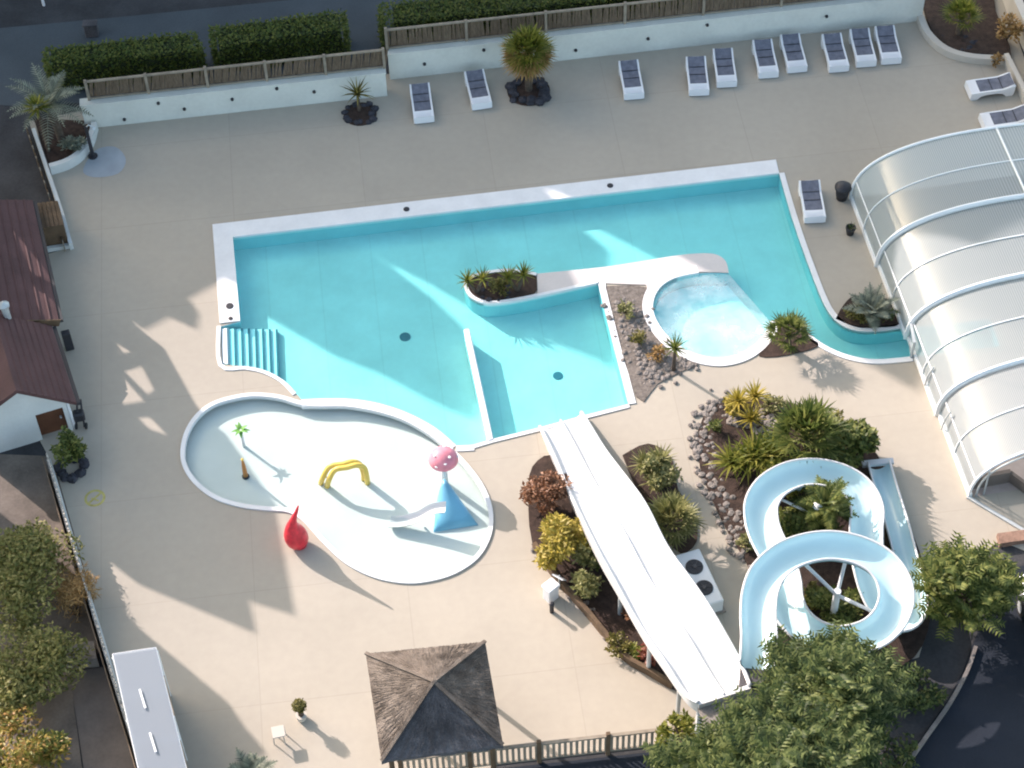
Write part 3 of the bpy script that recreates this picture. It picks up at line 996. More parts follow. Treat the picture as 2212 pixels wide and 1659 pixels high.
# walls
gl = lambda p: V((p.x, p.y, -.03))
in_ = .30
wa, wb, wc = e1 + ac * in_ - ax * .12, fr1 - ax * .12 - Z * .12, lf1 - ax * .12 - Z * .12
m_ = MB()
dl0, dl1 = wa + ac * .12, wa + ac * .92     # the door recess
zt = 1.12
lev = lambda p, z: V((p.x, p.y, z))
roofz = lambda p: (p - e1).dot(ac) / RW * RH + e1.z - .16 if (p - e1).dot(ac) < RW else fr1.z - .16 - .9 * ((p - fr1).dot(ac)) / 1.6
for p, q, z0 in ((wa, dl0, -.03), (dl0, dl1, zt), (dl1, fr1, -.03), (fr1, lf1, -.03)):
    p = p if p is not fr1 else fr1 - ax * .12; q = q if q not in (fr1, lf1) else q - ax * .12
    zp, zq = roofz(p), roofz(q)
    A = [lev(p, z0), lev(q, z0), lev(q, zq), lev(p, zp)]
    B = [x - ax * .25 for x in A]
    m_.add(A + B, [(0, 1, 2, 3), (7, 6, 5, 4), (0, 4, 5, 1), (1, 5, 6, 2), (2, 6, 7, 3), (3, 7, 4, 0)])
sw0, sw1 = g0 + ac * .3, g1 + ac * .3
for p, q, zz in ((lev(wa - ax * .25, 0), lev(e0 + ac * in_, 0), 1.2), (lev(sw0, 0), lev(sw1, 0), 1.25)):
    A = [lev(p, -.03), lev(q, -.03), lev(q, zz), lev(p, zz)]; B = [x + ac * .2 for x in A]
    m_.add(A + B, [(0, 1, 2, 3), (7, 6, 5, 4), (0, 4, 5, 1), (1, 5, 6, 2), (2, 6, 7, 3), (3, 7, 4, 0)])
A = [lev(sw1, -.03), lev(sw1 + ac * 2.3, -.03), sw1 + ac * 2.3 + Z * .8, sw1 - Z * .12]; B = [x - ax * .2 for x in A]
m_.add(A + B, [(0, 1, 2, 3), (7, 6, 5, 4), (0, 4, 5, 1), (1, 5, 6, 2), (2, 6, 7, 3), (3, 7, 4, 0)])
m_.build('wall', 'white', t)
m_ = MB(); q0, q1 = dl0 - ax * .15, dl1 - ax * .15
m_.add([lev(q0, -.03), lev(q1, -.03), lev(q1, zt), lev(q0, zt)], [(0, 1, 2, 3)])
dr = m_.build('door', 'door', t)
m_ = MB(); c = q0.lerp(q1, .15); m_.tube([lev(c, .6) + ax * .0, lev(c, .6) + ax * .07], .03, 8); sub(m_, 'handle', 'steel', dr, t)
m_ = MB(); c = lev(wa, 0) - ac * .05 - ax * .06; m_.tube([c, c + Z * 1.25], .05, 8); m_.build('downpipe', 'plastic', t)
# small things by the house
mb = MB(); c = P(151, 752); mb.box(c, .26, .2, .75, .3, .02)
tag(mb.build('meter_box', 'dark', origin=c), 'small dark meter box against the house wall under the maroon eave', 'box')
t = thing('pushchair', P(174, 918), 'dark folded pushchair shaped cart beside the brown door', 'cart')
c = P(174, 918)
mb = MB(); mb.tube([c + V((-.1, -.15, .1)), c + V((0, 0, .55)), c + V((.05, .2, .95))], .03, 7); mb.tube([c + V((.15, -.15, .1)), c + V((.15, 0, .55)), c + V((.15, .2, .95))], .03, 7); mb.build('frame', 'dark', t)
mb = MB(); mb.box(c + V((.03, .02, .3)), .32, .28, .3, .2, .05); mb.build('basket', 'dark', t)
for dx in (-.12, .17):
    mb = MB(); mb.tube([c + V((dx, -.12, .1)), c + V((dx + .05, -.12, .1))], .1, 12); mb.build('wheel', 'rubber', t)
# worn yellow marking on the deck
c = P(205, 1076); mb = MB()
ring = circle(c, .30, 28)
mb.ribbon(ring, circle(c, .23, 28), .003, .004, True)
mb.bar(c + V((-.18, -.2, .004)), c + V((.18, .2, .004)), .06, .002); mb.bar(c + V((-.1, .0, .0045)), c + V((.12, -.1, .0045)), .05, .002)
struct(mb.build('yellow_marking', 'yellowpaint'), 'worn yellow ring painted on the deck')
# shower corner, top left
pl = smooth_line(PP([(112, 378), (150, 366), (180, 346), (203, 315), (213, 280)]), 4)
mb = MB(); mb.ribbon(pl, offset(pl, .18), -.02, .36)
tag(mb.build('planter_kerb', 'white', origin=P(180, 346)), 'curved white planter kerb around the tall palm in the far left corner', 'planter')
mb = MB(); mb.sheet(pl + PP([(190, 270), (75, 265)]), .2)
struct(mb.build('soil', 'soil'), 'dark soil of the far left corner planter')
mb = MB(); mb.sheet(smooth_line(PP([(212, 322), (250, 318), (272, 345), (255, 375), (205, 383), (180, 372), (190, 345)]), 4, True), .006)
struct(mb.build('shower_pad', 'wet'), 'wet pale blue shower pad on the deck')
t = thing('outdoor_shower', P(201, 338), 'dark outdoor shower post beside the wet blue pad', 'shower')
c = P(201, 338)
mb = MB(); mb.tube([c, c + Z * 1.35], [.07, .05], 10); mb.lathe(c, [(.16, 0), (.16, .04), (.07, .06)], 12); mb.build('post', 'dark', t)
mb = MB(); mb.tube([c + Z * 1.3, c + Z * 1.42 + V((.1, 0, 0)), c + Z * 1.36 + V((.22, -.02, 0))], .025, 7); mb.lathe(c + V((.24, -.02, 1.28)), [(.08, 0), (.03, .06), (.02, .08)], 10); mb.build('shower_head', 'steel', t)

# ------------------------------------------------------------------ sun loungers
def make_lounger():
    t = thing('sun_lounger', (0, 0, 0), 'x', 'sun lounger', 'white loungers with blue grey slings')
    LN, WD = .98, .36
    prof = [(-LN, .07), (-LN + .06, .0), (-.66, .0), (-.48, .15), (-.2, .20), (.2, .20), (.45, .15), (.62, .0), (.9, .0), (LN - .02, .12), (LN, .50), (.86, .50), (.45, .37), (-.60, .35), (-LN + .03, .33)]
    mb = MB()
    for sg in (-1, 1):
        x0, x1 = sg * WD, sg * (WD - .06); n = len(prof)
        lp = [V((y, z, 0)) for y, z in prof]; tri = geometry.tessellate_polygon([lp])
        vs = [(x0, y, z) for y, z in prof] + [(x1, y, z) for y, z in prof]
        fs = [tuple(q) for q in tri] + [tuple(n + i for i in q) for q in tri] + [(i, (i + 1) % n, n + (i + 1) % n, n + i) for i in range(n)]
        mb.add(vs, fs)
    mb.build('side_frame', 'plastic', t)
    mb = MB()
    mb.add([(-.30, -LN + .005, .04), (.30, -LN + .005, .04), (.30, -LN + .035, .325), (-.30, -LN + .035, .325), (-.30, -.56, .345), (.30, -.56, .345), (.30, -.56, .30), (-.30, -.56, .30)],
           [(0, 1, 2, 3), (3, 2, 5, 4), (4, 5, 6, 7)])
    for k in range(5):
        mb.box((0, -.92 + k * .075, .338), .56, .03, .012)
    mb.build('foot_panel', 'plastic', t)
    mb = MB(); mb.box((0, LN - .05, .1), .62, .05, .42, 0, .01); mb.build('head_panel', 'plastic', t)
    mb = MB(); rows = [(-.55, .352), (0, .352), (.42, .375), (.60, .43), (.93, .545)]
    vs = []
    for y, z in rows:
        for i in range(5):
            x = -.295 + .59 * i / 4; vs.append((x, y, z - .02 * (1 - (2 * i / 4 - 1) ** 2)))
    mb.add(vs, [(r * 5 + i, r * 5 + i + 1, r * 5 + i + 6, r * 5 + i + 5) for r in range(4) for i in range(4)])
    sl = mb.build('sling', 'sling', t, True)
    for y in (.0, .44):
        mb = MB(); mb.bar((-.295, y, .358 if y == 0 else .384), (.295, y, .358 if y == 0 else .384), .025, .012)
        o = mb.build('sling_seam', 'dark', None, origin=(0, 0, 0)); o.parent = sl
    return t


LG = [((917, 268), (906, 190), 'sun lounger standing alone under the step in the wall, farthest left'),
      ((1042, 238), (1022, 162), 'sun lounger just left of the big rock ringed palm'),
      ((1370, 217), (1352, 128), 'sun lounger standing alone right of the big palm, turned slightly'),
      ((1510, 209), (1499, 122), 'first lounger of the right hand row, nearest the lone one'),
      ((1570, 191), (1556, 103), 'second lounger of the right hand row, pushed back to the wall'),
      ((1660, 171), (1641, 92), 'third lounger of the right hand row, left one of the middle pair'),
      ((1722, 159), (1700, 80), 'fourth lounger of the right hand row, right one of the middle pair'),
      ((1812, 158), (1792, 88), 'fifth lounger of the right hand row, first of the last three'),
      ((1871, 147), (1849, 66), 'sixth lounger of the right hand row, middle of the last three'),
      ((1925, 141), (1903, 60), 'last lounger of the right hand row, nearest the corner planter'),
      ((1760, 484), (1745, 405), 'single lounger beside the pool edge near the glazed enclosure'),
      ((2088, 203), (2178, 192), 'lounger seen side on below the corner planter kerb'),
      ((2118, 274), (2212, 262), 'lounger seen side on closest to the far end of the enclosure')]
proto = make_lounger()
for i, (f, hd, lab) in enumerate(LG):
    o = proto if i == 0 else copy_tree(proto)
    a, b = P(*f), P(*hd); d = (b - a).normalized()
    o.location = a + d * .76; o.rotation_euler = (0, 0, math.atan2(d.y, d.x) - math.pi / 2)
    o['label'] = lab; o.scale = (.93, .77, .86)

# ------------------------------------------------------------------ glazed enclosure
A0, B0 = P(1838, 428), P(2082, 1076)
ta = (B0 - A0).normalized(); LEN = (B0 - A0).length
tw = V((-ta.y, ta.x, 0)); tw = tw if tw.x > 0 else -tw
HALF, EH = 4.4, 2.3
t = thing('pool_enclosure', (A0 + B0) / 2 + tw * HALF, 'arched telescopic pool enclosure of frosted panels with white ribs', 'pool enclosure')


def arch(s, k, hw, h, ext=0.0):
    a = math.pi * (1 - k)
    cx = math.copysign(abs(math.cos(a)) ** .86, math.cos(a)); sz = abs(math.sin(a)) ** .72
    return A0 + ta * s + tw * (HALF + cx * hw) + Z * (sz * h)


NSEG = 4; NA = 30
for sgi in range(NSEG):
    s0, s1 = LEN * sgi / NSEG, LEN * (sgi + 1) / NSEG
    hw, h = HALF - .06 * sgi, EH - .06 * sgi
    for nm, k0, k1, mt in (('roof_panel', .0, 1.0, 'frost'),):
        mb = MB(); vs = []; uv = []
        NSS = 6
        for j in range(NSS + 1):
            for i in range(NA + 1):
                vs.append(arch(s0 + (s1 - s0) * j / NSS, k0 + (k1 - k0) * i / NA, hw, h)); uv.append((i / NA * 9, j / NSS))
        mb.add(vs, [(j * (NA + 1) + i, j * (NA + 1) + i + 1, (j + 1) * (NA + 1) + i + 1, (j + 1) * (NA + 1) + i) for j in range(NSS) for i in range(NA)])
        mb.uv = uv
        pn = mb.build(nm, mt, t, True)
    # ribs across
    for j, q in enumerate((0, .5, 1)):
        big = q in (0, 1)
        s = s0 + (s1 - s0) * q + (.02 if q == 0 else (-.02 if q == 1 else 0))
        mb = MB(); r = .045 if big else .022
        mb.tube([arch(s, i / 44, hw + r * .8, h + r * .8) for i in range(45)], r, 6)
        sub(mb, 'rib', 'alu', pn, t)
    if sgi > 0:
        mb = MB(); mb.tube([arch(s0 + .05, i / 44, hw + .035, h + .035) for i in range(45)], .03, 6)
        sub(mb, 'rubber_seal', 'steel', pn, t)
    for k in (.07, .5, .93):
        mb = MB(); r = .035 if k == .5 else .02
        mb.tube([arch(s0, k, hw + r * .7, h + r * .7), arch(s1, k, hw + r * .7, h + r * .7)], r, 6)
        sub(mb, 'purlin', 'alu', pn, t)
    for sdk, sg in ((0, -1), (1, 1)):
        p0, p1 = arch(s0, sdk, hw, h), arch(s1, sdk, hw, h)
        mb = MB(); mb.bar(p0 + Z * .08, p1 + Z * .08, .10, .16); mb.build('base_rail', 'alu', t)
# far end gable
mb = MB(); vs = [arch(0, i / NA, HALF, EH) for i in range(NA + 1)] + [A0 + tw * (HALF * 2 * i / NA) for i in range(NA + 1)]
mb.add(vs, [(i, i + 1, NA + 2 + i, NA + 1 + i) for i in range(NA)]); mb.build('end_panel', 'frostwhite', t)
# near end: frame with mullions, open doorway
h3, w3 = EH - .06 * 3, HALF - .06 * 3
mb = MB()
mb.tube([arch(LEN - .02, i / 44, w3 - .18, h3 - .16) for i in range(45)], .03, 6)
for k in (.14, .3, .5, .7):
    p = arch(LEN - .02, k, w3 - .06, h3 - .06); mb.tube([V((p.x, p.y, .02)), p], .028, 6)
mb.build('end_frame', 'steel', t)
for s, off in ((LEN * .66, .0), (LEN * .80, .0)):
    mb = MB(); mb.tube([arch(s, .005 + .022 * i, w3 + .12, h3 + .1) for i in range(5)], .03, 6); mb.build('handrail', 'steel', t)
mb = MB(); mb.sheet([A0 + ta * (LEN * .62) + tw * .3, A0 + ta * (LEN + .0) + tw * .3, A0 + ta * LEN + tw * 8.5, A0 + ta * (LEN * .62) + tw * 8.5], .006)
struct(mb.build('indoor_floor', 'indoor'), 'brown paved floor inside the enclosure')
mb = MB(); p0, p1 = A0 + ta * (LEN + .55) + tw * .25, A0 + ta * (LEN - .1) + tw * 5
mb.bar(B0 + tw * .1 + Z * .03, B0 + tw * .1 + ta * 2.6 + tw * 2.2 + Z * .03, .10, .08)
tag(mb.build('floor_track', 'steel', origin=B0), 'steel sliding track on the ground in front of the enclosure', 'track')
mb = MB(); mb.bar(B0 + tw * .3 - ta * .3 + Z * .25, B0 + tw * 1.4 - ta * .35 + Z * .25, .12, .5); mb.bar(B0 + tw * 1.4 - ta * .35 + Z * .25, B0 + tw * 1.9 + ta * .4 + Z * .25, .10, .4)
tag(mb.build('low_screen', 'path', origin=B0 + tw), 'low brown screen inside the open end of the enclosure', 'screen')
# channel gate
ga, gb = P(1957, 708), P(1968, 772)
mb = MB()
for p in (ga, gb): mb.tube([p - Z * .3, p + Z * .75], .05, 8)
mb.bar(ga + Z * .72, gb + Z * .72, .07, .07); mb.bar(ga + Z * .1, gb + Z * .1, .05, .05)
tag(mb.build('channel_gate', 'steel', origin=ga), 'grey gate frame where the swim channel enters the enclosure', 'gate')
# things on the deck by the enclosure
t = thing('waste_bin', P(1818, 428), 'dark maroon round waste bin at the far left foot of the enclosure', 'bin')
mb = MB(); c = P(1818, 428); mb.lathe(c, [(.17, 0), (.22, .3), (.24, .46), (.24, .5), (.2, .5), (.18, .3)], 18); mb.build('bucket', 'dark', t, True)
mb = MB(); mb.lathe(c + Z * .47, [(.27, 0), (.27, .05), (.16, .13), (.0, .15)], 18); mb.build('lid', 'dark', t, True)
t = thing('plant_pot', P(1836, 505), 'small black plant pot on the deck below the waste bin', 'pot')
mb = MB(); c = P(1836, 505); mb.lathe(c, [(.11, 0), (.15, .24), (.165, .26), (.165, .3), (.14, .3), (.13, .22)], 16); mb.build('pot', 'dark', t, True)
mb = MB(); rosette(mb, c + Z * .25, 14, .22, .03); mb.build('leaves', 'darkg', t)

# ------------------------------------------------------------------ added shadow blocks up the sun side, unseen, shaped from their shadow edges
def caster(name, v0, prof, depth, mat, label, holes=(), base=-.03):
    """prof: (u, v) - where on the ground the roofline's shadow ends; u across the sun, v towards it"""
    tE = math.tan(SEL)
    def pt(u, v):
        return (u, max(.2, (v0 - v) * tE))
    pl = [pt(u, v) for u, v in prof]
    poly = [(pl[0][0], base)] + pl + [(pl[-1][0], base)]
    hs = [[pt(u, v) for u, v in h] for h in holes]
    W3 = lambda u, z, d: V((0, 0, z)) + US * u + HS * (v0 + d)
    loops = [[V((u, z, 0)) for u, z in poly]] + [[V((u, z, 0)) for u, z in h] for h in hs]
    flat = [p for q in loops for p in q]; tri = geometry.tessellate_polygon(loops)
    m_ = MB(); n = len(flat)
    vs = [W3(p.x, p.y, 0) for p in flat] + [W3(p.x, p.y, depth) for p in flat]
    fs = [tuple(q) for q in tri] + [tuple(n + i for i in reversed(q)) for q in tri]
    o = 0
    for q in loops:
        k = len(q)
        fs += [(o + i, o + (i + 1) % k, n + o + (i + 1) % k, n + o + i) for i in range(k)]
        o += k
    m_.add(vs, fs)
    return tag(m_.build(name, mat, origin=W3(prof[0][0], 0, 0)), label, 'added shade block')


caster('left_shade_block', 40.5, [(11.6, 30), (11.8, 24.5), (13.6, 23.6), (14.6, 23.2), (15.05, 23.2), (15.2, 24.2), (15.42, 25.0), (15.46, 31)], 3, 'cream', 'added unseen cream block beyond the left hedge, shaped to shade the deck')  # added out of view to shade the deck beside the canopy
UVP = lambda x, y, z=0: ((P(x, y, z).dot(US)), (P(x, y, z).dot(HS)))
caster('holed_shade_slab', 45.5, [(16.35, 31.5), (16.4, 29.6), (17.4, 26.0), (18.0, 26.9), (18.5, 25.6), (20.6, 28.5), (20.8, 29.0), (21.7, 32.2), (21.75, 33.0), (22.65, 35.4), (22.7, 36.8), (23.0, 38)], .15, 'cream',  # added thin slab, outline and holes shaped for the shadow on the left deck
       'added unseen slab with openings, shaped to cast the zigzag shadow and lit patches', [
           [UVP(*p) for p in ((200, 680), (235, 775), (265, 771), (247, 742))],
           [UVP(*p) for p in ((252, 742), (272, 770), (290, 765))],
           [UVP(*p) for p in ((240, 803), (250, 845), (270, 880), (318, 872), (262, 808))],
           [UVP(*p) for p in ((270, 803), (325, 858), (340, 848), (310, 790))],
           [UVP(*p) for p in ((300, 903), (328, 932), (368, 945), (342, 918), (325, 902))]])
caster('shade_block', 56.5, [(22.7, 38), (22.75, 36.4), (23.6, 36.2), (23.8, 35.2), (24.3, 35.6), (24.5, 36.3), (25.05, 36.2), (25.8, 36.0), (25.9, 35.2), (26.1, 32.8), (26.5, 31.3), (26.65, 29.9), (26.8, 28.9), (27.05, 27.9), (27.8, 28.2), (28.84, 29.5), (29.36, 30.2), (29.55, 30.9), (29.75, 32.2), (29.88, 34.0), (29.9, 36)], 7, 'cream',  # added out of view, top follows the shadow edge across the main pool
       'added unseen cream block with its top stepped to shade the main pool')
caster('shade_block', 57, [(29.9, 34.0), (30.0, 33.8), (30.06, 32.6), (30.1, 33.3), (30.17, 31.6), (30.28, 30.2), (30.76, 28.2), (31.18, 26.7), (31.22, 26.0), (31.5, 26.2), (32.37, 26.9), (33.1, 28.3), (34.2, 28.7), (34.85, 29.2), (35.0, 30.6), (35.15, 30.9)], 6, 'cream',  # unseen, added for the shadow over the slide pool and walkway
       'added unseen cream block with a sloping top shaped to shade the slide pool')
caster('shade_block', 56.5, [(35.15, 30.8), (35.3, 30.5), (35.45, 28.8), (35.6, 26.8), (35.8, 20.5), (35.95, 17.2), (37, 17.4), (38.6, 18.7), (39.6, 18.0), (40.2, 14), (43.5, 12.5), (48, 12), (54, 12)], 8, 'cream',  # unseen, added for the shade along the right deck and enclosure
       'tall added unseen cream block behind the road, shaped to shade the right side')

# ------------------------------------------------------------------ planted beds
def bed(name, pix, z, mat, label, kind='structure'):
    l = sm(pix + [pix[0]], 3)[:-1] if len(pix) > 4 else PP(pix)
    mb = MB(); mb.prism(l, -.02, z)
    return tag(mb.build(name, mat), label, None, None, kind)


RB = [(1507, 935), (1528, 890), (1575, 868), (1640, 862), (1710, 872), (1790, 902), (1860, 950), (1895, 985), (1925, 1050), (1965, 1140), (1995, 1225), (2010, 1330), (1975, 1420), (1880, 1460),
      (1700, 1480), (1650, 1380), (1618, 1230), (1580, 1165), (1545, 1095), (1512, 1010)]
bed('soil', RB, .05, 'soil', 'dark soil of the large bed round the spiral slide')
LB = [(1140, 1060), (1150, 1010), (1190, 985), (1235, 1035), (1300, 1180), (1370, 1310), (1430, 1420), (1475, 1490), (1445, 1485), (1400, 1455), (1345, 1420), (1270, 1330), (1205, 1255), (1150, 1175)]
bed('soil', LB, .05, 'soil', 'dark mulch of the bed left of the multi lane slide')
bed('soil', [(1345, 985), (1400, 960), (1450, 990), (1465, 1060), (1500, 1110), (1505, 1170), (1470, 1195), (1430, 1150), (1385, 1080)], .05, 'soil', 'soil strip right of the multi lane slide')
bed('soil', [(1308, 620), (1396, 622), (1400, 690), (1440, 745), (1505, 788), (1480, 800), (1420, 830), (1374, 858)], .03, 'gravel', 'stony bed between the slide pool and the whirlpool')
bed('soil', [(1690, 688), (1716, 702), (1745, 728), (1768, 748), (1700, 768), (1640, 770), (1662, 738)], .03, 'soil', 'soil wedge between the whirlpool and the channel')
bed('soil', [(1805, 690), (1822, 660), (1850, 640), (1925, 650), (1945, 700), (1895, 709), (1850, 708)], .03, 'soil', 'soil of the bed beside the enclosure')
bed('soil', [(1158, 593), (1100, 586), (1045, 592), (1010, 607), (1010, 624), (1022, 641), (1048, 652), (1150, 641)], .03, 'soil', 'soil of the pool island bed')
bed('soil', [(2000, 40), (2020, 85), (2060, 118), (2120, 130), (2185, 133), (2150, 30), (2130, -40), (2000, -20)], .12, 'soil', 'soil of the corner planter')
pk = smooth_line(PP([(1992, 42), (2008, 78), (2045, 112), (2100, 128), (2180, 132)]), 4)
mb = MB(); mb.ribbon(pk, offset(pk, -.22), -.02, .26)
tag(mb.build('planter_kerb', 'cream', origin=P(2045, 112)), 'curved pale planter kerb of the far right corner bed', 'planter')
rl = PP([(2150, -45), (2176, 30), (2212, 110), (2260, 230)])
t = thing('boundary_wall', P(2190, 70), 'pinkish boundary wall coping running down the far right corner', 'wall')
mb = MB(); mb.ribbon(rl, offset(rl, .2), -.03, .9); mb.build('wall', 'cream', t)
mb = MB(); mb.ribbon(offset(rl, -.04), offset(rl, .24), .902, .95); mb.build('coping', 'cream', t)
rl = PP([(2165, 135), (2190, 185), (2220, 245), (2260, 320)])
mb = MB(); mb.ribbon(rl, offset(rl, .16), -.03, .4)
tag(mb.build('low_wall', 'cream', origin=rl[0]), 'low cream wall beside the seen side on loungers', 'wall')
# stones along beds: uncountable small rubble
def rubble(pix, n, r, wd, mat, label, z=.03):
    l = sm(pix, 5); mb = MB()
    for i in range(n):
        q = random.random() * (len(l) - 1); j = int(q); p = l[j].lerp(l[j + 1], q - j)
        p = p + V((random.gauss(0, wd), random.gauss(0, wd), 0)); p.z = z
        rock_mesh(mb, p, r * random.uniform(.5, 1.4))
    return tag(mb.build('stones', mat), label, None, None, 'stuff')


rubble([(1575, 872), (1530, 895), (1512, 945), (1525, 1015), (1555, 1085), (1590, 1150), (1610, 1200)], 230, .085, .20, 'stone', 'pale stones edging the spiral slide bed')
rubble([(1600, 905), (1660, 915), (1730, 905)], 60, .13, .2, 'stone', 'boulders in the spiral slide bed')
rubble([(1345, 650), (1370, 720), (1400, 790), (1440, 800)], 190, .075, .30, 'stone', 'stones covering the bed by the whirlpool')
rubble([(1400, 790), (1440, 775), (1500, 790)], 70, .07, .14, 'stone', 'stones at the lower end of the whirlpool bed')
rubble([(1155, 1180), (1205, 1250), (1275, 1330), (1345, 1410)], 90, .06, .08, 'stone', 'small stones along the slide bed edge')


def rock_ring(cx, cy, r, n, size, lab, grp):
    c = P(cx, cy)
    protos = []
    for i in range(n):
        a = 6.283 * i / n + random.uniform(-.15, .15); q = r * random.uniform(.72, 1.05)
        p = c + V((q * math.cos(a), q * math.sin(a), 0))
        if i < 4:
            mb = MB(); rock_mesh(mb, (0, 0, 0), size, .8); o = mb.build('rock', 'rock'); protos.append(o)
        else:
            o = random.choice(protos).copy(); COL.objects.link(o)
        o.location = p; o.rotation_euler = (0, 0, random.uniform(0, 6)); k = random.uniform(.75, 1.3); o.scale = (k, k, k)
        tag(o, lab, 'rock', grp)


def ring_bed(cx, cy, r, label):
    mb = MB(); c = P(cx, cy); mb.prism(circle(c, r, 26), -.01, .03); struct(mb.build('soil', 'soil'), label)


ring_bed(778, 247, .55, 'round soil patch of the small palm')
rock_ring(778, 247, .52, 13, .14, 'dark rock in the ring under the small palm by the lower wall', 'dark rocks around the small palm')
ring_bed(1142, 197, .72, 'round soil patch of the big palm')
rock_ring(1142, 197, .66, 16, .18, 'dark rock in the ring under the big bushy palm', 'dark rocks around the big palm')
rock_ring(153, 1010, .42, 10, .15, 'dark rock under the green shrub beside the brown door', 'dark rocks around the door shrub')
rock_ring(2065, 95, .55, 10, .16, 'dark rock in the far right corner planter', 'dark rocks in the corner planter')
rock_ring(1070, 632, .42, 9, .12, 'dark rock on the pool island bed', 'dark rocks on the pool island')
rock_ring(160, 330, .36, 7, .17, 'dark rock in the far left corner planter', 'dark rocks in the left corner planter')

# plants around the deck
fan_palm('fan_palm', P(1142, 195), 1.7, 60, .50, .55, 'lime', 'big bushy fan palm with orange brown lower leaves inside a rock ring', dead=70, elev=(-.35, 1.4))
yucca('young_palm', P(776, 240), .75, 26, .62, .07, 'olive', 'small ragged palm in a rock ring at the lower white wall', 'palm', droop=.7)
feather_palm('feather_palm', P(140, 318), 1.6, 20, 1.6, 'glauc', 'tall grey green feather palm in the far left corner planter', lean=V((-.25, .3, 0)), leaflet=.34, lw=.05)
yucca('yucca', P(108, 335), 2.1, 60, .50, .09, 'lime', 'yellow green spiky plant beside the far left palm', 'plant', droop=.3)
fan_palm('fan_palm', P(2070, 78), .75, 26, .45, .5, 'lime', 'bright green palm in the far right corner planter', elev=(.1, 1.35))
bush('dry_shrub', P(2175, 85, .1), .45, .5, .8, 420, .16, 'dry', 'dry brown shrub by the wall in the far right corner planter')
bush('dry_shrub', P(2150, 140), .28, .2, .4, 140, .12, 'dry', 'small dry tuft below the far right planter kerb')
bush('green_shrub', P(150, 1000), .52, .5, 1.15, 900, .15, 'mid', 'round green shrub beside the brown door of the red roofed house')
yucca('yucca', P(1030, 632), .5, 34, .42, .05, 'lime', 'spiky yellow green plant at the left end of the pool island', heads=2)
yucca('yucca', P(1118, 628), .6, 36, .45, .05, 'lime', 'spiky yellow green plant at the right end of the pool island', heads=2)
bush('low_shrub', P(1078, 632), .3, .24, .5, 260, .12, 'olive', 'low olive shrub between the two spiky island plants')
yucca('young_palm', P(1455, 800), 1.0, 30, .5, .06, 'mid', 'slim young palm in the stony bed by the whirlpool', 'palm', droop=.6)
bush('low_shrub', P(1352, 680), .22, .35, .4, 220, .11, 'sage', 'grey green ground shrub at the top of the stony bed')
bush('low_shrub', P(1378, 740), .24, .3, .4, 240, .11, 'olive', 'olive ground shrub halfway down the stony bed')
bush('low_shrub', P(1420, 775), .3, .24, .4, 220, .11, 'dry', 'dry ground shrub beside the slim young palm')
fan_palm('fan_palm', P(1700, 750), .55, 30, .45, .45, 'mid', 'small green palm in the wedge between whirlpool and channel', elev=(.0, 1.3))
feather_palm('feather_palm', P(1880, 690), .35, 22, .85, 'glauc', 'low grey green palm in the bed beside the enclosure', elev=(.25, 1.3), leaflet=.26, lw=.05, droop=.7)
bush('low_shrub', P(1850, 692), .42, .26, .5, 380, .11, 'olive', 'dark olive shrub at the foot of the low grey palm')
bush('low_shrub', P(1915, 695), .34, .22, .4, 260, .11, 'darkg', 'dark ground shrub against the enclosure base')
bush('low_shrub', P(165, 322, .2), .38, .3, .45, 320, .15, 'glauc', 'grey green low shrub under the far left feather palm')
# spiral slide bed
yucca('yucca', P(1612, 910), 1.0, 46, .5, .07, 'yell', 'yellow spiky plant with tall stems at the top of the spiral slide bed', heads=3)
bush('yellow_shrub', P(1585, 893), .4, .3, .6, 500, .13, 'yell', 'low yellow shrub beside the tall spiky yellow plant')
bush('low_shrub', P(1670, 885), .35, .25, .4, 260, .11, 'sage', 'pale sage shrub among the boulders of the spiral slide bed')
bush('low_shrub', P(1540, 930), .2, .26, .45, 170, .11, 'mid', 'small green shrub at the left stone edge of the spiral slide bed')
fan_palm('fan_palm', P(1735, 990), .95, 50, .75, .65, 'mid', 'broad green palm above the upper slide loop', elev=(-.1, 1.35))
bush('green_shrub', P(1830, 1000), .85, .75, 1.25, 2000, .18, 'mid', 'rounded green shrub right of the broad palm')
bush('green_shrub', P(1770, 950), .7, .5, 1.0, 1000, .16, 'olive', 'olive green shrub behind the broad palm')
yucca('yucca', P(1650, 1015), .5, 60, .95, .11, 'lime', 'big lime green strap leaved plant left of the upper slide loop', heads=2, droop=.7)
yucca('yucca', P(1600, 1020), .35, 46, .75, .10, 'lime', 'smaller lime green strap leaved plant at the stone edging', heads=2, droop=.7)
bush('green_shrub', P(1680, 1060), .62, .5, .95, 1000, .15, 'lime', 'lime green shrub tucked against the upper slide loop')
bush('red_shrub', P(1632, 1130), .26, .24, .5, 240, .12, 'redl', 'small reddish plant beside the left rim of the upper slide loop')
bush('low_shrub', P(1612, 1180), .22, .3, .4, 200, .11, 'sage', 'pale ground shrub below the small reddish plant')
bush('low_shrub', P(1876, 1095), .2, .3, .42, 260, .13, 'olive', 'olive shrub between the upper loop and the slide run out')
feather_palm('feather_palm', P(1775, 1140), 1.0, 40, 1.0, 'mid', 'dark green palm growing inside the upper slide loop', leaflet=.28, lw=.055, elev=(.1, 1.35))
bush('green_shrub', P(1735, 1155), .85, .62, .9, 1700, .15, 'mid', 'dark green shrub inside the upper slide loop')
bush('green_shrub', P(1830, 1400), .6, .5, 1.0, 900, .16, 'mid', 'green shrub inside the lower slide loop')
bush('green_shrub', P(1800, 1330), .8, .6, .8, 1300, .15, 'mid', 'dark green ground shrub at the foot of the lower loop column')
bush('low_shrub', P(1740, 1300), .45, .5, .5, 520, .13, 'olive', 'olive ground shrub inside the lower loop, left of its column')
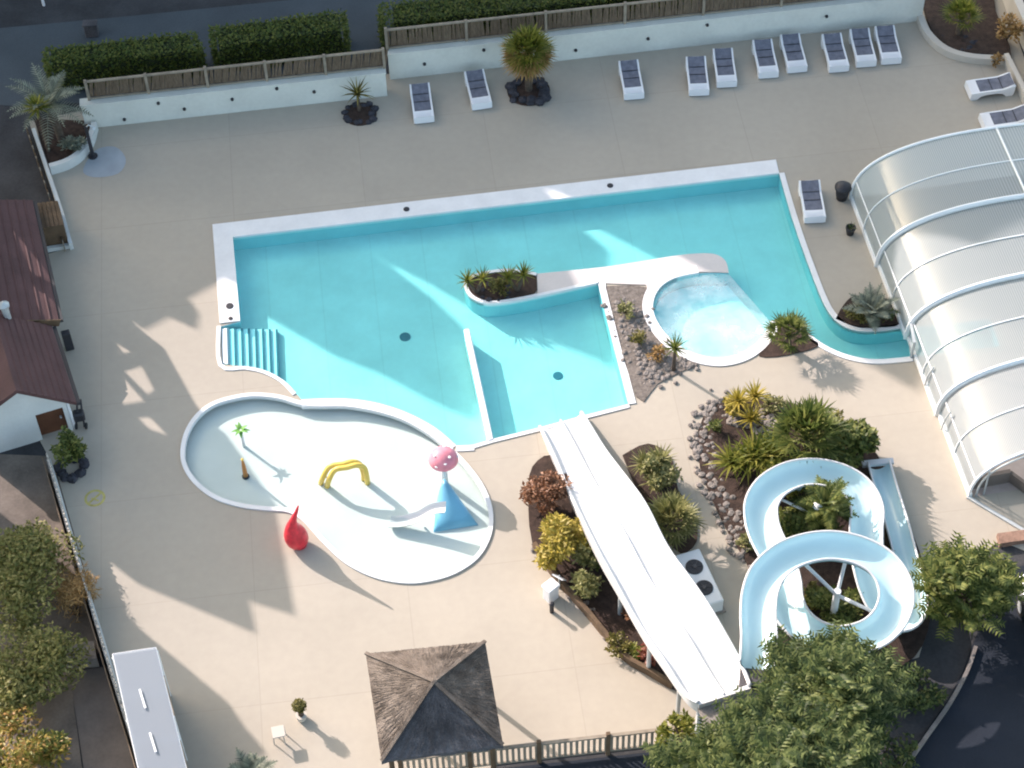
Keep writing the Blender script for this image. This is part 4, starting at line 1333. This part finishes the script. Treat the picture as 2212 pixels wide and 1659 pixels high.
bush('low_shrub', P(1922, 1215), .16, .3, .36, 220, .13, 'olive', 'dry olive shrub between the lower loop and the slide run out')
# bed left of the multi-lane slide
bush('rust_shrub', P(1186, 1092), .62, .6, 1.25, 1600, .14, 'rust', 'rust brown shrub at the top of the bed left of the white slide')
bush('yellow_shrub', P(1208, 1205), .85, .7, 1.3, 2200, .18, 'yell', 'golden yellow shrub left of the white slide', asp=.35)
bush('low_shrub', P(1266, 1225), .4, .36, .9, 560, .13, 'sage', 'pale sage shrub between the golden shrub and the white slide')
bush('low_shrub', P(1258, 1290), .46, .44, .9, 640, .13, 'sage', 'pale green shrub below the golden shrub')
bush('low_shrub', P(1290, 1225), .28, .36, .7, 380, .13, 'mid', 'green shrub hard against the white slide')
bush('low_shrub', P(1335, 1405), .34, .3, .45, 340, .12, 'olive', 'low olive shrub at the bottom edge of the mulch bed')
bush('low_shrub', P(1372, 1415), .2, .2, .4, 170, .12, 'lime', 'tiny yellow green shrub at the corner of the mulch bed')
bush('red_shrub', P(1400, 1425), .28, .3, .6, 300, .13, 'redl', 'reddish shrub under the lower part of the white slide')
bush('rust_shrub', P(1375, 1345), .3, .35, .6, 320, .13, 'rust', 'dark rust shrub in shade under the white slide')
yucca('yucca', P(1410, 1035), .7, 46, .55, .06, 'sage', 'large sage green spiky bush right of the white slide', heads=3, droop=.5)
bush('green_shrub', P(1415, 1050), .66, .6, 1.15, 1200, .14, 'sage', 'grey green rounded bush right of the white slide')
fan_palm('fan_palm', P(1447, 1160), .7, 40, .55, .5, 'sage', 'pale dry palm above the heat pump unit', elev=(-.1, 1.3))
bush('green_shrub', P(1430, 1125), .35, .3, .7, 420, .14, 'olive', 'olive shrub between the grey bush and the pale palm')
# left side
bush('tall_shrub', P(60, 1290), 1.5, 1.75, 1.6, 7500, .14, 'hedgeolive', 'big bright green shrub outside the left wall, uppermost', clumps=22, asp=.4)
bush('tall_shrub', P(60, 1475), 1.4, 1.5, 1.5, 6000, .14, 'hedgeolive', 'big olive shrub in the middle outside the left wall, beside the pale block', clumps=20, asp=.4)
bush('tall_shrub', P(40, 1655), 1.15, .95, 1.4, 2600, .17, 'autumn', 'shrub with yellow and orange leaves in the lower left corner', clumps=14, asp=.35)
bush('rust_shrub', P(115, 1640), .4, .5, 1.0, 700, .16, 'mid', 'green shrub at the edge of the brown path in the lower left corner')
bush('dry_shrub', P(170, 1330), .62, 1.1, 1.2, 1300, .2, 'dry', 'dry brown twiggy shrub between the big shrub and the left wall', asp=.12)
feather_palm('feather_palm', P(545, 1690), .25, 22, .8, 'glauc', 'low grey green palm at the bottom edge beside the canopy', elev=(.2, 1.3), leaflet=.26, lw=.05, droop=.7)

# ------------------------------------------------------------------ multi-lane slide
SL = [(1166, 924, .12), (1198, 990, .5), (1240, 1085, 1.15), (1292, 1195, 1.7), (1345, 1288, 2.05), (1392, 1370, 2.3), (1440, 1440, 2.55), (1482, 1500, 2.75), (1508, 1522, 2.8)]
SR = [(1256, 893, .12), (1298, 962, .5), (1337, 1012, 1.15), (1390, 1088, 1.7), (1435, 1172, 2.05), (1482, 1242, 2.3), (1542, 1332, 2.55), (1594, 1420, 2.75), (1620, 1486, 2.8)]
tsl = thing('water_slide', P(1390, 1260), 'long white multi lane water slide running down into the slide pool', 'slide')
Lp = smooth_line([P(*q) for q in SL], 6); Rp = smooth_line([P(*q) for q in SR], 6)
NL = 18; mb = MB(); vs = []
for j, (a, b) in enumerate(zip(Lp, Rp)):
    for i in range(NL + 1):
        q = i / NL; lane = (q * 2) % 1.0 if q < 1 else 1.0
        dip = -.16 * (math.sin(math.pi * lane) ** .6) if 0 < lane < 1 else 0
        hump = .05 * math.sin(j * .42)
        vs.append(a.lerp(b, q) + Z * (dip + hump + .02))
mb.add(vs, [(j * (NL + 1) + i, j * (NL + 1) + i + 1, (j + 1) * (NL + 1) + i + 1, (j + 1) * (NL + 1) + i) for j in range(len(Lp) - 1) for i in range(NL)])
mb.build('lanes', 'paint', tsl, True)
mb = MB()
for ln in (Lp, Rp):
    o_ = [p + Z * (.05 + .05 * math.sin(j * .42)) for j, p in enumerate(ln)]
    mb.tube(o_, .055, 8)
mb.build('side_rim', 'paint', tsl, True)
mb = MB(); mb.tube([a.lerp(b, .5) + Z * (.03 + .05 * math.sin(j * .42)) for j, (a, b) in enumerate(zip(Lp, Rp))], .03, 6); mb.build('lane_divider', 'paint', tsl, True)
mb = MB(); mb.bar(Lp[-1] + Z * -.02, Rp[-1] + Z * -.02, .12, .2); mb.build('start_bar', 'paint', tsl)
mb = MB()   # side skirts
for ln in (Lp, Rp):
    n = len(ln); v_ = [p for p in ln] + [V((p.x, p.y, max(-.02, p.z - .38))) for p in ln]
    mb.add(v_, [(i, i + 1, n + i + 1, n + i) for i in range(n - 1)])
mb.build('side_skirt', 'paint', tsl, True)
for j in (14, 22, 30, 38, 45):
    for q in (.15, .85):
        p = Lp[j].lerp(Rp[j], q); mb = MB(); mb.tube([V((p.x, p.y, 0)), p - Z * .17], .06, 8); mb.build('support_post', 'steel', tsl)
# start tower
tt = thing('slide_tower', P(1590, 1600), 'beige start platform of the two slides half hidden by the trees', 'tower')
q0, q1 = P(1505, 1520, 2.72), P(1700, 1462, 2.72); dn = (q1 - q0).normalized(); nn = V((dn.y, -dn.x, 0))
mb = MB(); pl4 = [q0, q1, q1 + nn * 1.7, q0 + nn * 1.7]; mb.prism(pl4, 2.56, 2.70); mb.build('platform', 'stone', tt)
for p in (q0 + dn * .1, q1 - dn * .1, q0 + nn * 1.6 + dn * .1, q1 + nn * 1.6 - dn * .1, q0.lerp(q1, .45)):
    mb = MB(); mb.tube([V((p.x, p.y, 0)), V((p.x, p.y, 2.56))], .08, 8); mb.build('post', 'plastic', tt)
# ------------------------------------------------------------------ spiral flume
FL = [(1636, 1440, 2.95), (1639, 1385, 2.9), (1637, 1332, 2.85), (1641, 1285, 2.78), (1658, 1243, 2.7), (1698, 1207, 2.62), (1750, 1188, 2.54), (1803, 1184, 2.46), (1858, 1196, 2.38), (1903, 1222, 2.3),
      (1930, 1262, 2.22), (1934, 1306, 2.14), (1915, 1348, 2.06), (1875, 1378, 1.98), (1815, 1390, 1.9), (1757, 1375, 1.82), (1715, 1340, 1.75), (1697, 1300, 1.7), (1693, 1262, 1.65),
      (1680, 1215, 1.6), (1655, 1165, 1.55), (1644, 1128, 1.5), (1645, 1090, 1.45), (1668, 1055, 1.4), (1712, 1031, 1.34), (1762, 1025, 1.28), (1815, 1037, 1.22), (1853, 1063, 1.15), (1872, 1102, 1.08), (1870, 1145, 1.0),
      (1872, 1200, .9), (1890, 1275, .8), (1918, 1325, .72), (1950, 1338, .66), (1973, 1312, .6), (1972, 1268, .55), (1955, 1205, .5), (1935, 1130, .42), (1912, 1055, .34), (1897, 1003, .3)]
tf = thing('spiral_slide', P(1800, 1250), 'pale blue open spiral flume with two loops on white supports', 'slide')
cl = smooth_line([P(*q) for q in FL], 5)
RAD = .43
def tap(j):
    q = j / (len(cl) - 1)
    return 1 if q < .84 else 1 - .30 * min(1, (q - .84) / .06)


def trough(rad, m0=0):
    mb = MB(); vs = []; NK = 12
    for j, p in enumerate(cl):
        d = (cl[min(j + 1, len(cl) - 1)] - cl[max(j - 1, 0)]).normalized(); sd = d.cross(Z).normalized(); u = sd.cross(d)
        for k in range(NK + 1):
            a = math.pi * (1.0 + k / NK)
            vs.append(p + sd * (rad * tap(j) * math.cos(a)) + u * (rad * .85 * math.sin(a) + .12))
    n = NK + 1
    mb.add(vs, [(j * n + k, j * n + k + 1, (j + 1) * n + k + 1, (j + 1) * n + k) for j in range(len(cl) - 1) for k in range(NK)])
    return mb
trough(RAD - .02).build('channel', 'flume_in', tf, True)
trough(RAD + .015).build('outer_shell', 'flume', tf, True)
mb = MB()
for sg in (-1, 1):
    ln = []
    for j, p in enumerate(cl):
        d = (cl[min(j + 1, len(cl) - 1)] - cl[max(j - 1, 0)]).normalized(); sd = d.cross(Z).normalized(); u = sd.cross(d)
        ln.append(p + sd * sg * (RAD + .012) * tap(j) + u * .13)
    mb.tube(ln, .035, 6)
mb.build('rim', 'paint', tf, True)
for j in range(20, len(cl) - 3, 20):  # flange joints
    mb = MB(); p = cl[j]; d = (cl[j + 1] - cl[j - 1]).normalized(); sd = d.cross(Z).normalized(); u = sd.cross(d)
    mb.tube([p + sd * ((RAD + .03) * tap(j) * math.cos(math.pi * (1 + k / 10))) + u * ((RAD + .03) * .85 * math.sin(math.pi * (1 + k / 10)) + .1) for k in range(11)], .025, 5)
    mb.build('flange', 'flume', tf)
mb = MB(); p = cl[0]; d = (cl[1] - cl[0]).normalized(); sd = d.cross(Z).normalized()
mb.bar(p - d * .25 - sd * .42 - Z * .2, p - d * .25 + sd * .42 - Z * .2, .5, .12); mb.build('start_sill', 'dark_shade', tf)
mb = MB(); p = cl[-1]; d = (cl[-1] - cl[-2]).normalized(); sd = d.cross(Z).normalized()
mb.bar(p + d * .06 - sd * .45 + Z * .0, p + d * .06 + sd * .45 + Z * .0, .18, .1); mb.build('exit_lip', 'paint', tf)
c = P(1797, 1345); mb = MB(); mb.tube([c, c + Z * 1.55], .10, 10); mb.build('support_column', 'plastic', tf)
for q in ((1735, 1215, 2.3), (1826, 1213, 2.15), (1905, 1330, 1.75)):
    e = P(*q); mb = MB(); mb.tube([c + Z * 1.35, e], .05, 8); mb.build('support_arm', 'plastic', tf)
c = P(1757, 1150); mb = MB(); mb.tube([c, c + Z * 1.25], .06, 10); mb.lathe(c + Z * 1.25, [(.14, 0), (.14, .06), (.05, .12), (0, .12)], 12); mb.build('support_column', 'plastic', tf)
for q in ((1690, 1080, 1.15), (1850, 1095, .9)):
    mb = MB(); mb.tube([c + Z * .8, P(*q)], .04, 8); mb.build('support_arm', 'plastic', tf)
for q in ((1697, 1225), (1925, 1290), (1640, 1330), (1940, 1120)):
    j = min(range(len(cl)), key=lambda i: (cl[i].xy - P(*q).xy).length); p = cl[j]
    mb = MB(); mb.tube([V((p.x, p.y, 0)), p - Z * .25], .05, 8); mb.build('support_post', 'plastic', tf)

# ------------------------------------------------------------------ heat pump beside the slide
a, b = P(1485, 1222), P(1532, 1322); dd = (b - a); rot = math.atan2(dd.y, dd.x)
th = thing('heat_pump', (a + b) / 2, 'white heat pump unit with two black round fans beside the slide', 'heat pump')
c = (a + b) / 2; mb = MB(); mb.box(c, dd.length + .2, .72, .55, rot, .03); mb.build('casing', 'plastic', th)
for k in (-.36, .36):
    p = c + dd.normalized() * k + Z * .552
    mb = MB(); mb.lathe(p, [(.245, 0), (.245, .02), (.22, .03), (0, .03)], 22); f = mb.build('fan_grille', 'dark', th)
    mb = MB(); mb.lathe(p + Z * .03, [(.06, 0), (.06, .02), (0, .02)], 12)
    for i in range(6):
        q = i * 1.047; mb.bar(p + Z * .038, p + Z * .038 + V((.22 * math.cos(q), .22 * math.sin(q), 0)), .012, .01)
    sub(mb, 'fan_hub', 'dark_shade', f, th)
mb = MB(); mb.box(c, dd.length + .3, .85, .06, rot); mb.build('plinth', 'stone', th)

# ------------------------------------------------------------------ paddling pool toys
KZ = -.24
t = thing('water_mushroom', P(962, 1046, KZ), 'pink and white dome water mushroom at the pool edge', 'water toy')
c = P(962, 1046, KZ)
mb = MB(); mb.tube([c, c + Z * 1.2], [.10, .07], 12); mb.build('stem', 'paint', t, True)
mb = MB(); mb.lathe(c + Z * 1.15, [(.05, 0), (.40, -.02), (.43, .03), (.40, .15), (.31, .28), (.17, .36), (0, .38)], 24); cp = mb.build('cap', 'pink', t, True)
for k in range(9):
    a = k * .7; e = .35 + .3 * (k % 3); r = .41
    p = c + Z * 1.16 + V((r * math.cos(a) * math.cos(e), r * math.sin(a) * math.cos(e), .39 * math.sin(e)))
    mb = MB(); mb.lathe(p - Z * .005, [(.05, 0), (.045, .02), (0, .03)], 10); sub(mb, 'spot', 'paint', cp, t)
t = thing('play_slide', P(960, 1120, KZ), 'small blue whale like play slide with a curved white chute', 'water toy')
c = P(972, 1138, KZ)
mb = MB(); rows = []
# body: a hump, high at the back (towards the mushroom), spreading to the front
for j in range(9):
    q = j / 8; hh = .75 * (1 - q) ** .9 + .08; wd = .14 + .50 * q ** .7
    cen = P(962, 1072, KZ).lerp(P(985, 1142, KZ), q)
    sd = V((1, .15, 0)).normalized()
    for k in range(11):
        a = math.pi * k / 10
        rows.append(cen + sd * (-wd * math.cos(a)) + Z * (hh * math.sin(a) ** .8))
mb.add(rows, [(j * 11 + k, j * 11 + k + 1, (j + 1) * 11 + k + 1, (j + 1) * 11 + k) for j in range(8) for k in range(10)] + [tuple(range(10, -1, -1)), tuple(8 * 11 + k for k in range(11))])
mb.build('body', 'blue', t, True)
ch = smooth_line([P(962, 1100, .48), P(935, 1104, .36), (P(905, 1120, .1)), P(872, 1130, -.08), P(842, 1132, -.17)], 5)
mb = MB(); vs = []
for j, p in enumerate(ch):
    d = (ch[min(j + 1, len(ch) - 1)] - ch[max(j - 1, 0)]).normalized(); sd = d.cross(Z).normalized()
    for k in range(7):
        a = math.pi * (1 + k / 6); vs.append(p + sd * .19 * math.cos(a) + Z * (.15 * math.sin(a) + .12))
mb.add(vs, [(j * 7 + k, j * 7 + k + 1, (j + 1) * 7 + k + 1, (j + 1) * 7 + k) for j in range(len(ch) - 1) for k in range(6)])
mb.build('chute', 'paint', t, True)
mb = MB(); mb.tube([P(918, 1140, KZ), P(918, 1140, .05)], .03, 7); mb.build('support_post', 'steel', t)
t = thing('water_toy', P(650, 1172, KZ), 'red chilli shaped water toy with a thin pointed tip standing on the pool rim', 'water toy')
c = P(648, 1176, 0)
mb = MB(); path = [c + V((.0, 0, .0)), c + V((-.04, 0, .2)), c + V((-.09, .0, .55)), c + V((-.12, 0, .85)), c + V((-.07, .02, 1.15)), c + V((.05, .05, 1.5)), c + V((.13, .07, 1.75))]
mb.tube(smooth_line(path, 4), [.13, .18, .235, .28, .31, .33, .335, .33, .315, .29, .26, .23, .20, .17, .148, .122, .10, .085, .072, .06, .05, .042, .034, .025, .015], 16); mb.build('body', 'red', t, True)
mb = MB(); mb.lathe(c, [(.2, -.02), (.2, .03), (.12, .06)], 16); mb.build('foot', 'red', t)
t = thing('spray_arch', P(735, 1030, KZ), 'yellow double bar spray arch in the middle of the paddling pool', 'water toy')
for off in (0, 1):
    pts = [P(693 + 14 * off, 1044 + 7 * off, KZ), P(698 + 13 * off, 1030 + 6 * off, .25), P(712 + 12 * off, 1008 + 7 * off, .55), P(738 + 10 * off, 1003 + 7 * off, .62), P(760 + 10 * off, 998 + 7 * off, .66), P(776 + 10 * off, 1002 + 8 * off, .5), P(784 + 8 * off, 1018 + 10 * off, .2), P(786 + 8 * off, 1036 + 8 * off, KZ)]
    mb = MB(); mb.tube(smooth_line(pts, 5), .08, 10); mb.build('tube', 'yellow', t, True)
mb = MB()
for q in ((700, 1028, .3), (726, 1007, .6), (756, 1000, .66)):
    mb.bar(P(*q), P(q[0] + 12, q[1] + 7, q[2]), .03, .03)
mb.build('cross_bar', 'yellow', t)
t = thing('spray_palm', P(527, 962, KZ), 'small green palm shaped spray toy at the upper left of the paddling pool', 'water toy')
c = P(527, 964, KZ); mb = MB(); mb.tube([c, c + Z * .78], [.05, .035], 8); mb.build('stem', 'paint', t)
mb = MB(); rosette(mb, c + Z * .76, 9, .27, .13, (.0, .7), .9, 4); mb.build('leaves', 'green', t)
t = thing('spray_post', P(531, 1030, KZ), 'slim orange spray post at the left of the paddling pool', 'water toy')
c = P(531, 1030, KZ); mb = MB(); mb.tube([c, c + Z * .5, c + Z * .8], [.075, .06, .03], 10); mb.build('post', 'orange', t)
mb = MB(); mb.lathe(c, [(.11, 0), (.11, .04), (.07, .06)], 12); mb.build('base', 'dark', t)
mb = MB(); mb.lathe(c + Z * .8, [(.035, 0), (.045, .04), (0, .07)], 10); mb.build('nozzle', 'yellow', t)

# ------------------------------------------------------------------ gazebo
tg = thing('gazebo', P(950, 1640), 'square thatched gazebo with a pyramid roof on timber posts', 'gazebo')
ev = [P(790, 1412, 2.3), P(1048, 1386, 2.3), P(1087, 1610, 2.3), P(824, 1645, 2.3)]; ap = P(937, 1473, 3.2)
cen = sum(ev, V((0, 0, 0))) / 4
def face(a, b, th=.12):
    NR, NC = 9, 14; vs = []
    for j in range(NR + 1):
        q = j / NR
        for i in range(NC + 1):
            p = a.lerp(b, i / NC).lerp(ap, q)
            if 0 < i < NC and q < 1:
                p = p + Z * random.uniform(-.018, .018)
            vs.append(p)
    f_ = [(j * (NC + 1) + i, j * (NC + 1) + i + 1, (j + 1) * (NC + 1) + i + 1, (j + 1) * (NC + 1) + i) for j in range(NR) for i in range(NC)]
    m_ = MB(); m_.add(vs, f_)
    k = NC + 1   # ragged eave
    low = [vs[i] - Z * (th + random.uniform(-.04, .05)) for i in range(k)]
    m_.add(vs[:k] + low, [(i + 1, i, k + i, k + i + 1) for i in range(k - 1)])
    return m_
m_ = MB(); 
for a, b in ((ev[0], ev[1]), (ev[3], ev[0]), (ev[1], ev[2])):
    q = face(a, b); m_.add(q.v, q.f)
rf = m_.build('roof', 'thatch', tg)
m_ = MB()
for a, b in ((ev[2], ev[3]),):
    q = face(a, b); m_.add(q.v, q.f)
rf2 = m_.build('roof', 'dark_shade', tg)
rf2['label'] = 'thatch of the near roof side, its shade painted in'
m_ = MB()   # thatch straws
for a, b, nrm in ((ev[0], ev[1], 1), (ev[3], ev[0], 1), (ev[1], ev[2], 1)):
    for i in range(700):
        q = random.random(); r_ = random.random() ** .8 * .94; p0 = a.lerp(b, q).lerp(ap, r_); p1 = a.lerp(b, q).lerp(ap, max(0, r_ - random.uniform(.06, .16)))
        m_.bar(p0 + Z * .008, p1 + Z * .016, .012, .008)
sub(m_, 'straw', 'thatch', rf, tg)
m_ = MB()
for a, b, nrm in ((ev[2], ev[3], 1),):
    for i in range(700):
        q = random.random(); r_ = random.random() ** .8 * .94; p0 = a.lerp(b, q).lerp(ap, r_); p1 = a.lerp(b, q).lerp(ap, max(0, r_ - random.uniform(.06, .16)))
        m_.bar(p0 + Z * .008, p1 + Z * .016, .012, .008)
sub(m_, 'straw', 'dark_shade', rf2, tg)
m_ = MB()
for e in ev: m_.bar(e + Z * .03, ap + Z * .03, .09, .05)
m_.build('hip_cap', 'thatch', tg)
for e in ev:
    p = e.lerp(cen, .16); m_ = MB(); m_.tube([V((p.x, p.y, 0)), V((p.x, p.y, 2.36))], .07, 8); m_.build('post', 'wood', tg)
m_ = MB(); iv = [e.lerp(cen, .16) for e in ev]
for i in range(4):
    a, b = iv[i], iv[(i + 1) % 4]; m_.bar(V((a.x, a.y, 2.28)), V((b.x, b.y, 2.28)), .08, .10)
m_.build('ring_beam', 'wood', tg)

# ------------------------------------------------------------------ timber railing at the bottom
RA, RBB = P(862, 1680), P(1466, 1610)
tr_ = thing('timber_railing', (RA + RBB) / 2, 'timber railing of posts and vertical slats along the bottom edge', 'railing')
dr_ = (RBB - RA).normalized(); LL = (RBB - RA).length
mb = MB(); mb.bar(RA + Z * .92, RBB + Z * .92, .09, .06); mb.bar(RA + Z * .16, RBB + Z * .16, .05, .07); mb.build('rail', 'rail', tr_)
for k in range(5):
    p = RA.lerp(RBB, .01 + k * .245); mb = MB(); mb.box(p, .11, .11, 1.05, math.atan2(dr_.y, dr_.x), .01); mb.build('post', 'wood', tr_)
k = .12
while k < LL - .1:
    p = RA + dr_ * k; mb = MB(); mb.bar(p + Z * .12, p + Z * .9, .075, .025, V((-dr_.y, dr_.x, 0))); mb.build('slat', 'rail', tr_); k += .15
# ------------------------------------------------------------------ small deck things
t = thing('topiary_ball', P(655, 1545), 'small round green topiary ball on a stem standing on the deck', 'plant')
c = P(652, 1552); mb = MB(); mb.tube([c, c + Z * .62], .075, 9); mb.build('stem', 'bark', t)
mb = MB(); cc = c + Z * .66
for i in range(700):
    d = V((random.gauss(0, 1), random.gauss(0, 1), random.gauss(0, 1))).normalized() * random.uniform(.75, 1.0) * .19; mb.leaf(cc + d, .05, .6)
mb.lathe(cc, [(.02, -.15), (.12, -.1), (.15, 0), (.12, .1), (.02, .15)], 12); mb.build('ball', 'olive', t)
mb = MB(); mb.lathe(c, [(.12, 0), (.15, .16), (.15, .2), (.12, .2)], 14); mb.build('pot', 'cream', t)
t = thing('side_table', P(612, 1590), 'small white table with a grey shadow beside the topiary ball', 'table')
c = P(605, 1597); mb = MB(); mb.box(c + Z * .38, .34, .34, .03, .2, .008); mb.build('table_top', 'cream', t)
for dx, dy in ((-.13, -.13), (.13, -.13), (.13, .13), (-.13, .13)):
    mb = MB(); mb.tube([c + V((dx * 1.1, dy * 1.1, 0)), c + V((dx, dy, .38))], .018, 6); mb.build('leg', 'cream', t)
t = thing('towel_bin', P(1190, 1285), 'white bin box standing at the lower edge of the planted bed', 'bin')
c = P(1190, 1290); mb = MB(); mb.box(c, .36, .3, .55, .7, .03); mb.build('body', 'plastic', t)
mb = MB(); mb.box(c + Z * .55, .4, .34, .06, .7, .02); mb.build('lid', 'plastic', t)
t = thing('sign_board', P(1208, 1262), 'white tilted information board in the planted bed edge', 'sign')
c = P(1208, 1270); mb = MB(); mb.tube([c, c + Z * .6], .03, 6); mb.build('post', 'steel', t)
mb = MB(); mb.bar(c + V((-.14, .08, .55)), c + V((.14, -.12, .55)), .3, .03, V((.5, .6, .6)).normalized()); mb.build('panel', 'plastic', t)
t = thing('bollard', P(1192, 1322), 'short dark bollard on the deck beside the white bin', 'bollard')
c = P(1192, 1322); mb = MB(); mb.tube([c, c + Z * .38], .06, 10); mb.build('post', 'dark', t)
mb = MB(); mb.lathe(c + Z * .38, [(.075, 0), (.075, .04), (.03, .07), (0, .07)], 12); mb.build('cap', 'dark', t)
mb = MB(); ed = sm([(1150, 1185), (1200, 1258), (1268, 1335), (1342, 1424), (1400, 1460), (1450, 1490)], 3); mb.ribbon(ed, offset(ed, .12), -.02, .28)
tag(mb.build('timber_edging', 'wood', origin=ed[0]), 'low dark timber edging along the mulch bed', 'edging')
# brick edge and deck corner right
mb = MB(); mb.ribbon(PP([(2152, 1160), (2225, 1150)]), PP([(2158, 1182), (2228, 1172)]), -.03, .18)
tag(mb.build('brick_kerb', 'brick', origin=P(2160, 1190)), 'low brick kerb at the right edge above the dark asphalt', 'kerb')
# ------------------------------------------------------------------ trees at the lower right
tree('tree', P(1775, 1640), 4.0, 1.4, 4200, .15, 'darkg', 'leafy green tree in front of the lower slide loop', 2.8, fronds=1300, rz=1.2, clumps=26)
tree('tree', P(1645, 1790), 4.2, 1.4, 3400, .17, 'darkg', 'leafy dark tree at the bottom in front of the slide tower', 3.3, fronds=1000, rz=1.1, clumps=22)
tree('tree', P(1745, 1790), 4.0, 1.35, 3200, .17, 'darkg', 'leafy dark tree at the bottom edge right of the slide tower', 2.8, fronds=1000, rz=1.1, clumps=22)
tree('small_tree', P(1468, 1640), 1.6, .62, 1500, .15, 'lime', 'small yellow green tree at the end of the timber railing', 1.0, clumps=14, rz=.6)
tree('tree', P(1505, 1740), 2.8, .95, 2800, .18, 'darkg', 'bushy green tree below the white slide post at the bottom edge', 2.0, clumps=18, rz=.9, fronds=240)
tree('tree', P(2072, 1330), 2.2, .95, 3400, .17, 'mid', 'bushy green tree beside the end of the slide run out', 1.3, fronds=300, rz=1.1)
bush('low_shrub', P(2140, 1330), .5, .45, .7, 700, .15, 'darkg', 'dark shaded shrub right of the bushy green tree')
bush('low_shrub', P(1975, 1500), 1.0, .8, .45, 1100, .14, 'darkg', 'dark shaded ground cover shrub left of the pale kerb')
bush('low_shrub', P(1900, 1640), .9, .8, .6, 900, .14, 'darkg', 'dark shaded shrub at the bottom left of the pale kerb')
# ------------------------------------------------------------------ parked car at the right edge
tc = thing('parked_car', P(2265, 1375), 'pale grey parked car cut off by the right edge', 'car')
a, b = P(2192, 1300), P(2215, 1375); dl = (b - a).normalized(); dx_ = V((-dl.y, dl.x, 0)); dx_ = dx_ if dx_.x > 0 else -dx_
o_ = P(2196, 1300) - dl * .4
def cp_(l, s, z): return o_ + dl * l + dx_ * s + Z * z
prof = [(0, .45), (.05, .72), (.9, .85), (1.5, 1.35), (2.9, 1.40), (3.6, .95), (4.0, .85), (4.05, .4), (3.7, .25), (.3, .25)]
m_ = MB(); n = len(prof)
rows = [(0.0, .06), (.08, 0), (1.6, 0), (1.68, .06)]
vs = []
for s, ins_ in rows:
    for l_, z in prof: vs.append(cp_(l_, s + (0 if z < .9 else (.14 if s < .8 else -.14)), z - (ins_ if z > .5 else -ins_)))
m_.add(vs, [(r * n + i, r * n + (i + 1) % n, (r + 1) * n + (i + 1) % n, (r + 1) * n + i) for r in range(3) for i in range(n)] + [tuple(range(n - 1, -1, -1)), tuple(3 * n + i for i in range(n))])
m_.build('body', 'carpaint', tc)
m_ = MB(); m_.add([cp_(.97, .25, .93), cp_(.97, 1.43, .93), cp_(1.45, 1.38, 1.325), cp_(1.45, .3, 1.325)], [(0, 1, 2, 3)]); m_.v = [(x, y, z + .012) for x, y, z in m_.v]; m_.build('windscreen', 'carglass', tc)
m_ = MB(); m_.add([cp_(1.35, .06, .92), cp_(3.3, .06, .95), cp_(2.8, .125, 1.3), cp_(1.6, .125, 1.28)], [(0, 1, 2, 3)]); m_.build('side_window', 'carglass', tc)
for l_ in (.75, 3.2):
    for s in (.02, 1.66):
        m_ = MB(); c = cp_(l_, s, .29); m_.tube([c - dx_ * .08, c + dx_ * .08], .29, 16); wh = m_.build('wheel', 'rubber', tc)
        m_ = MB(); m_.tube([c - dx_ * .09, c + dx_ * .09], .17, 12); sub(m_, 'rim', 'steel', wh, tc)
for s in (.25, 1.4):
    m_ = MB(); c = cp_(.03, s, .62); m_.tube([c - dl * .03, c + dl * .05], .1, 10); m_.build('headlight', 'steel', tc)
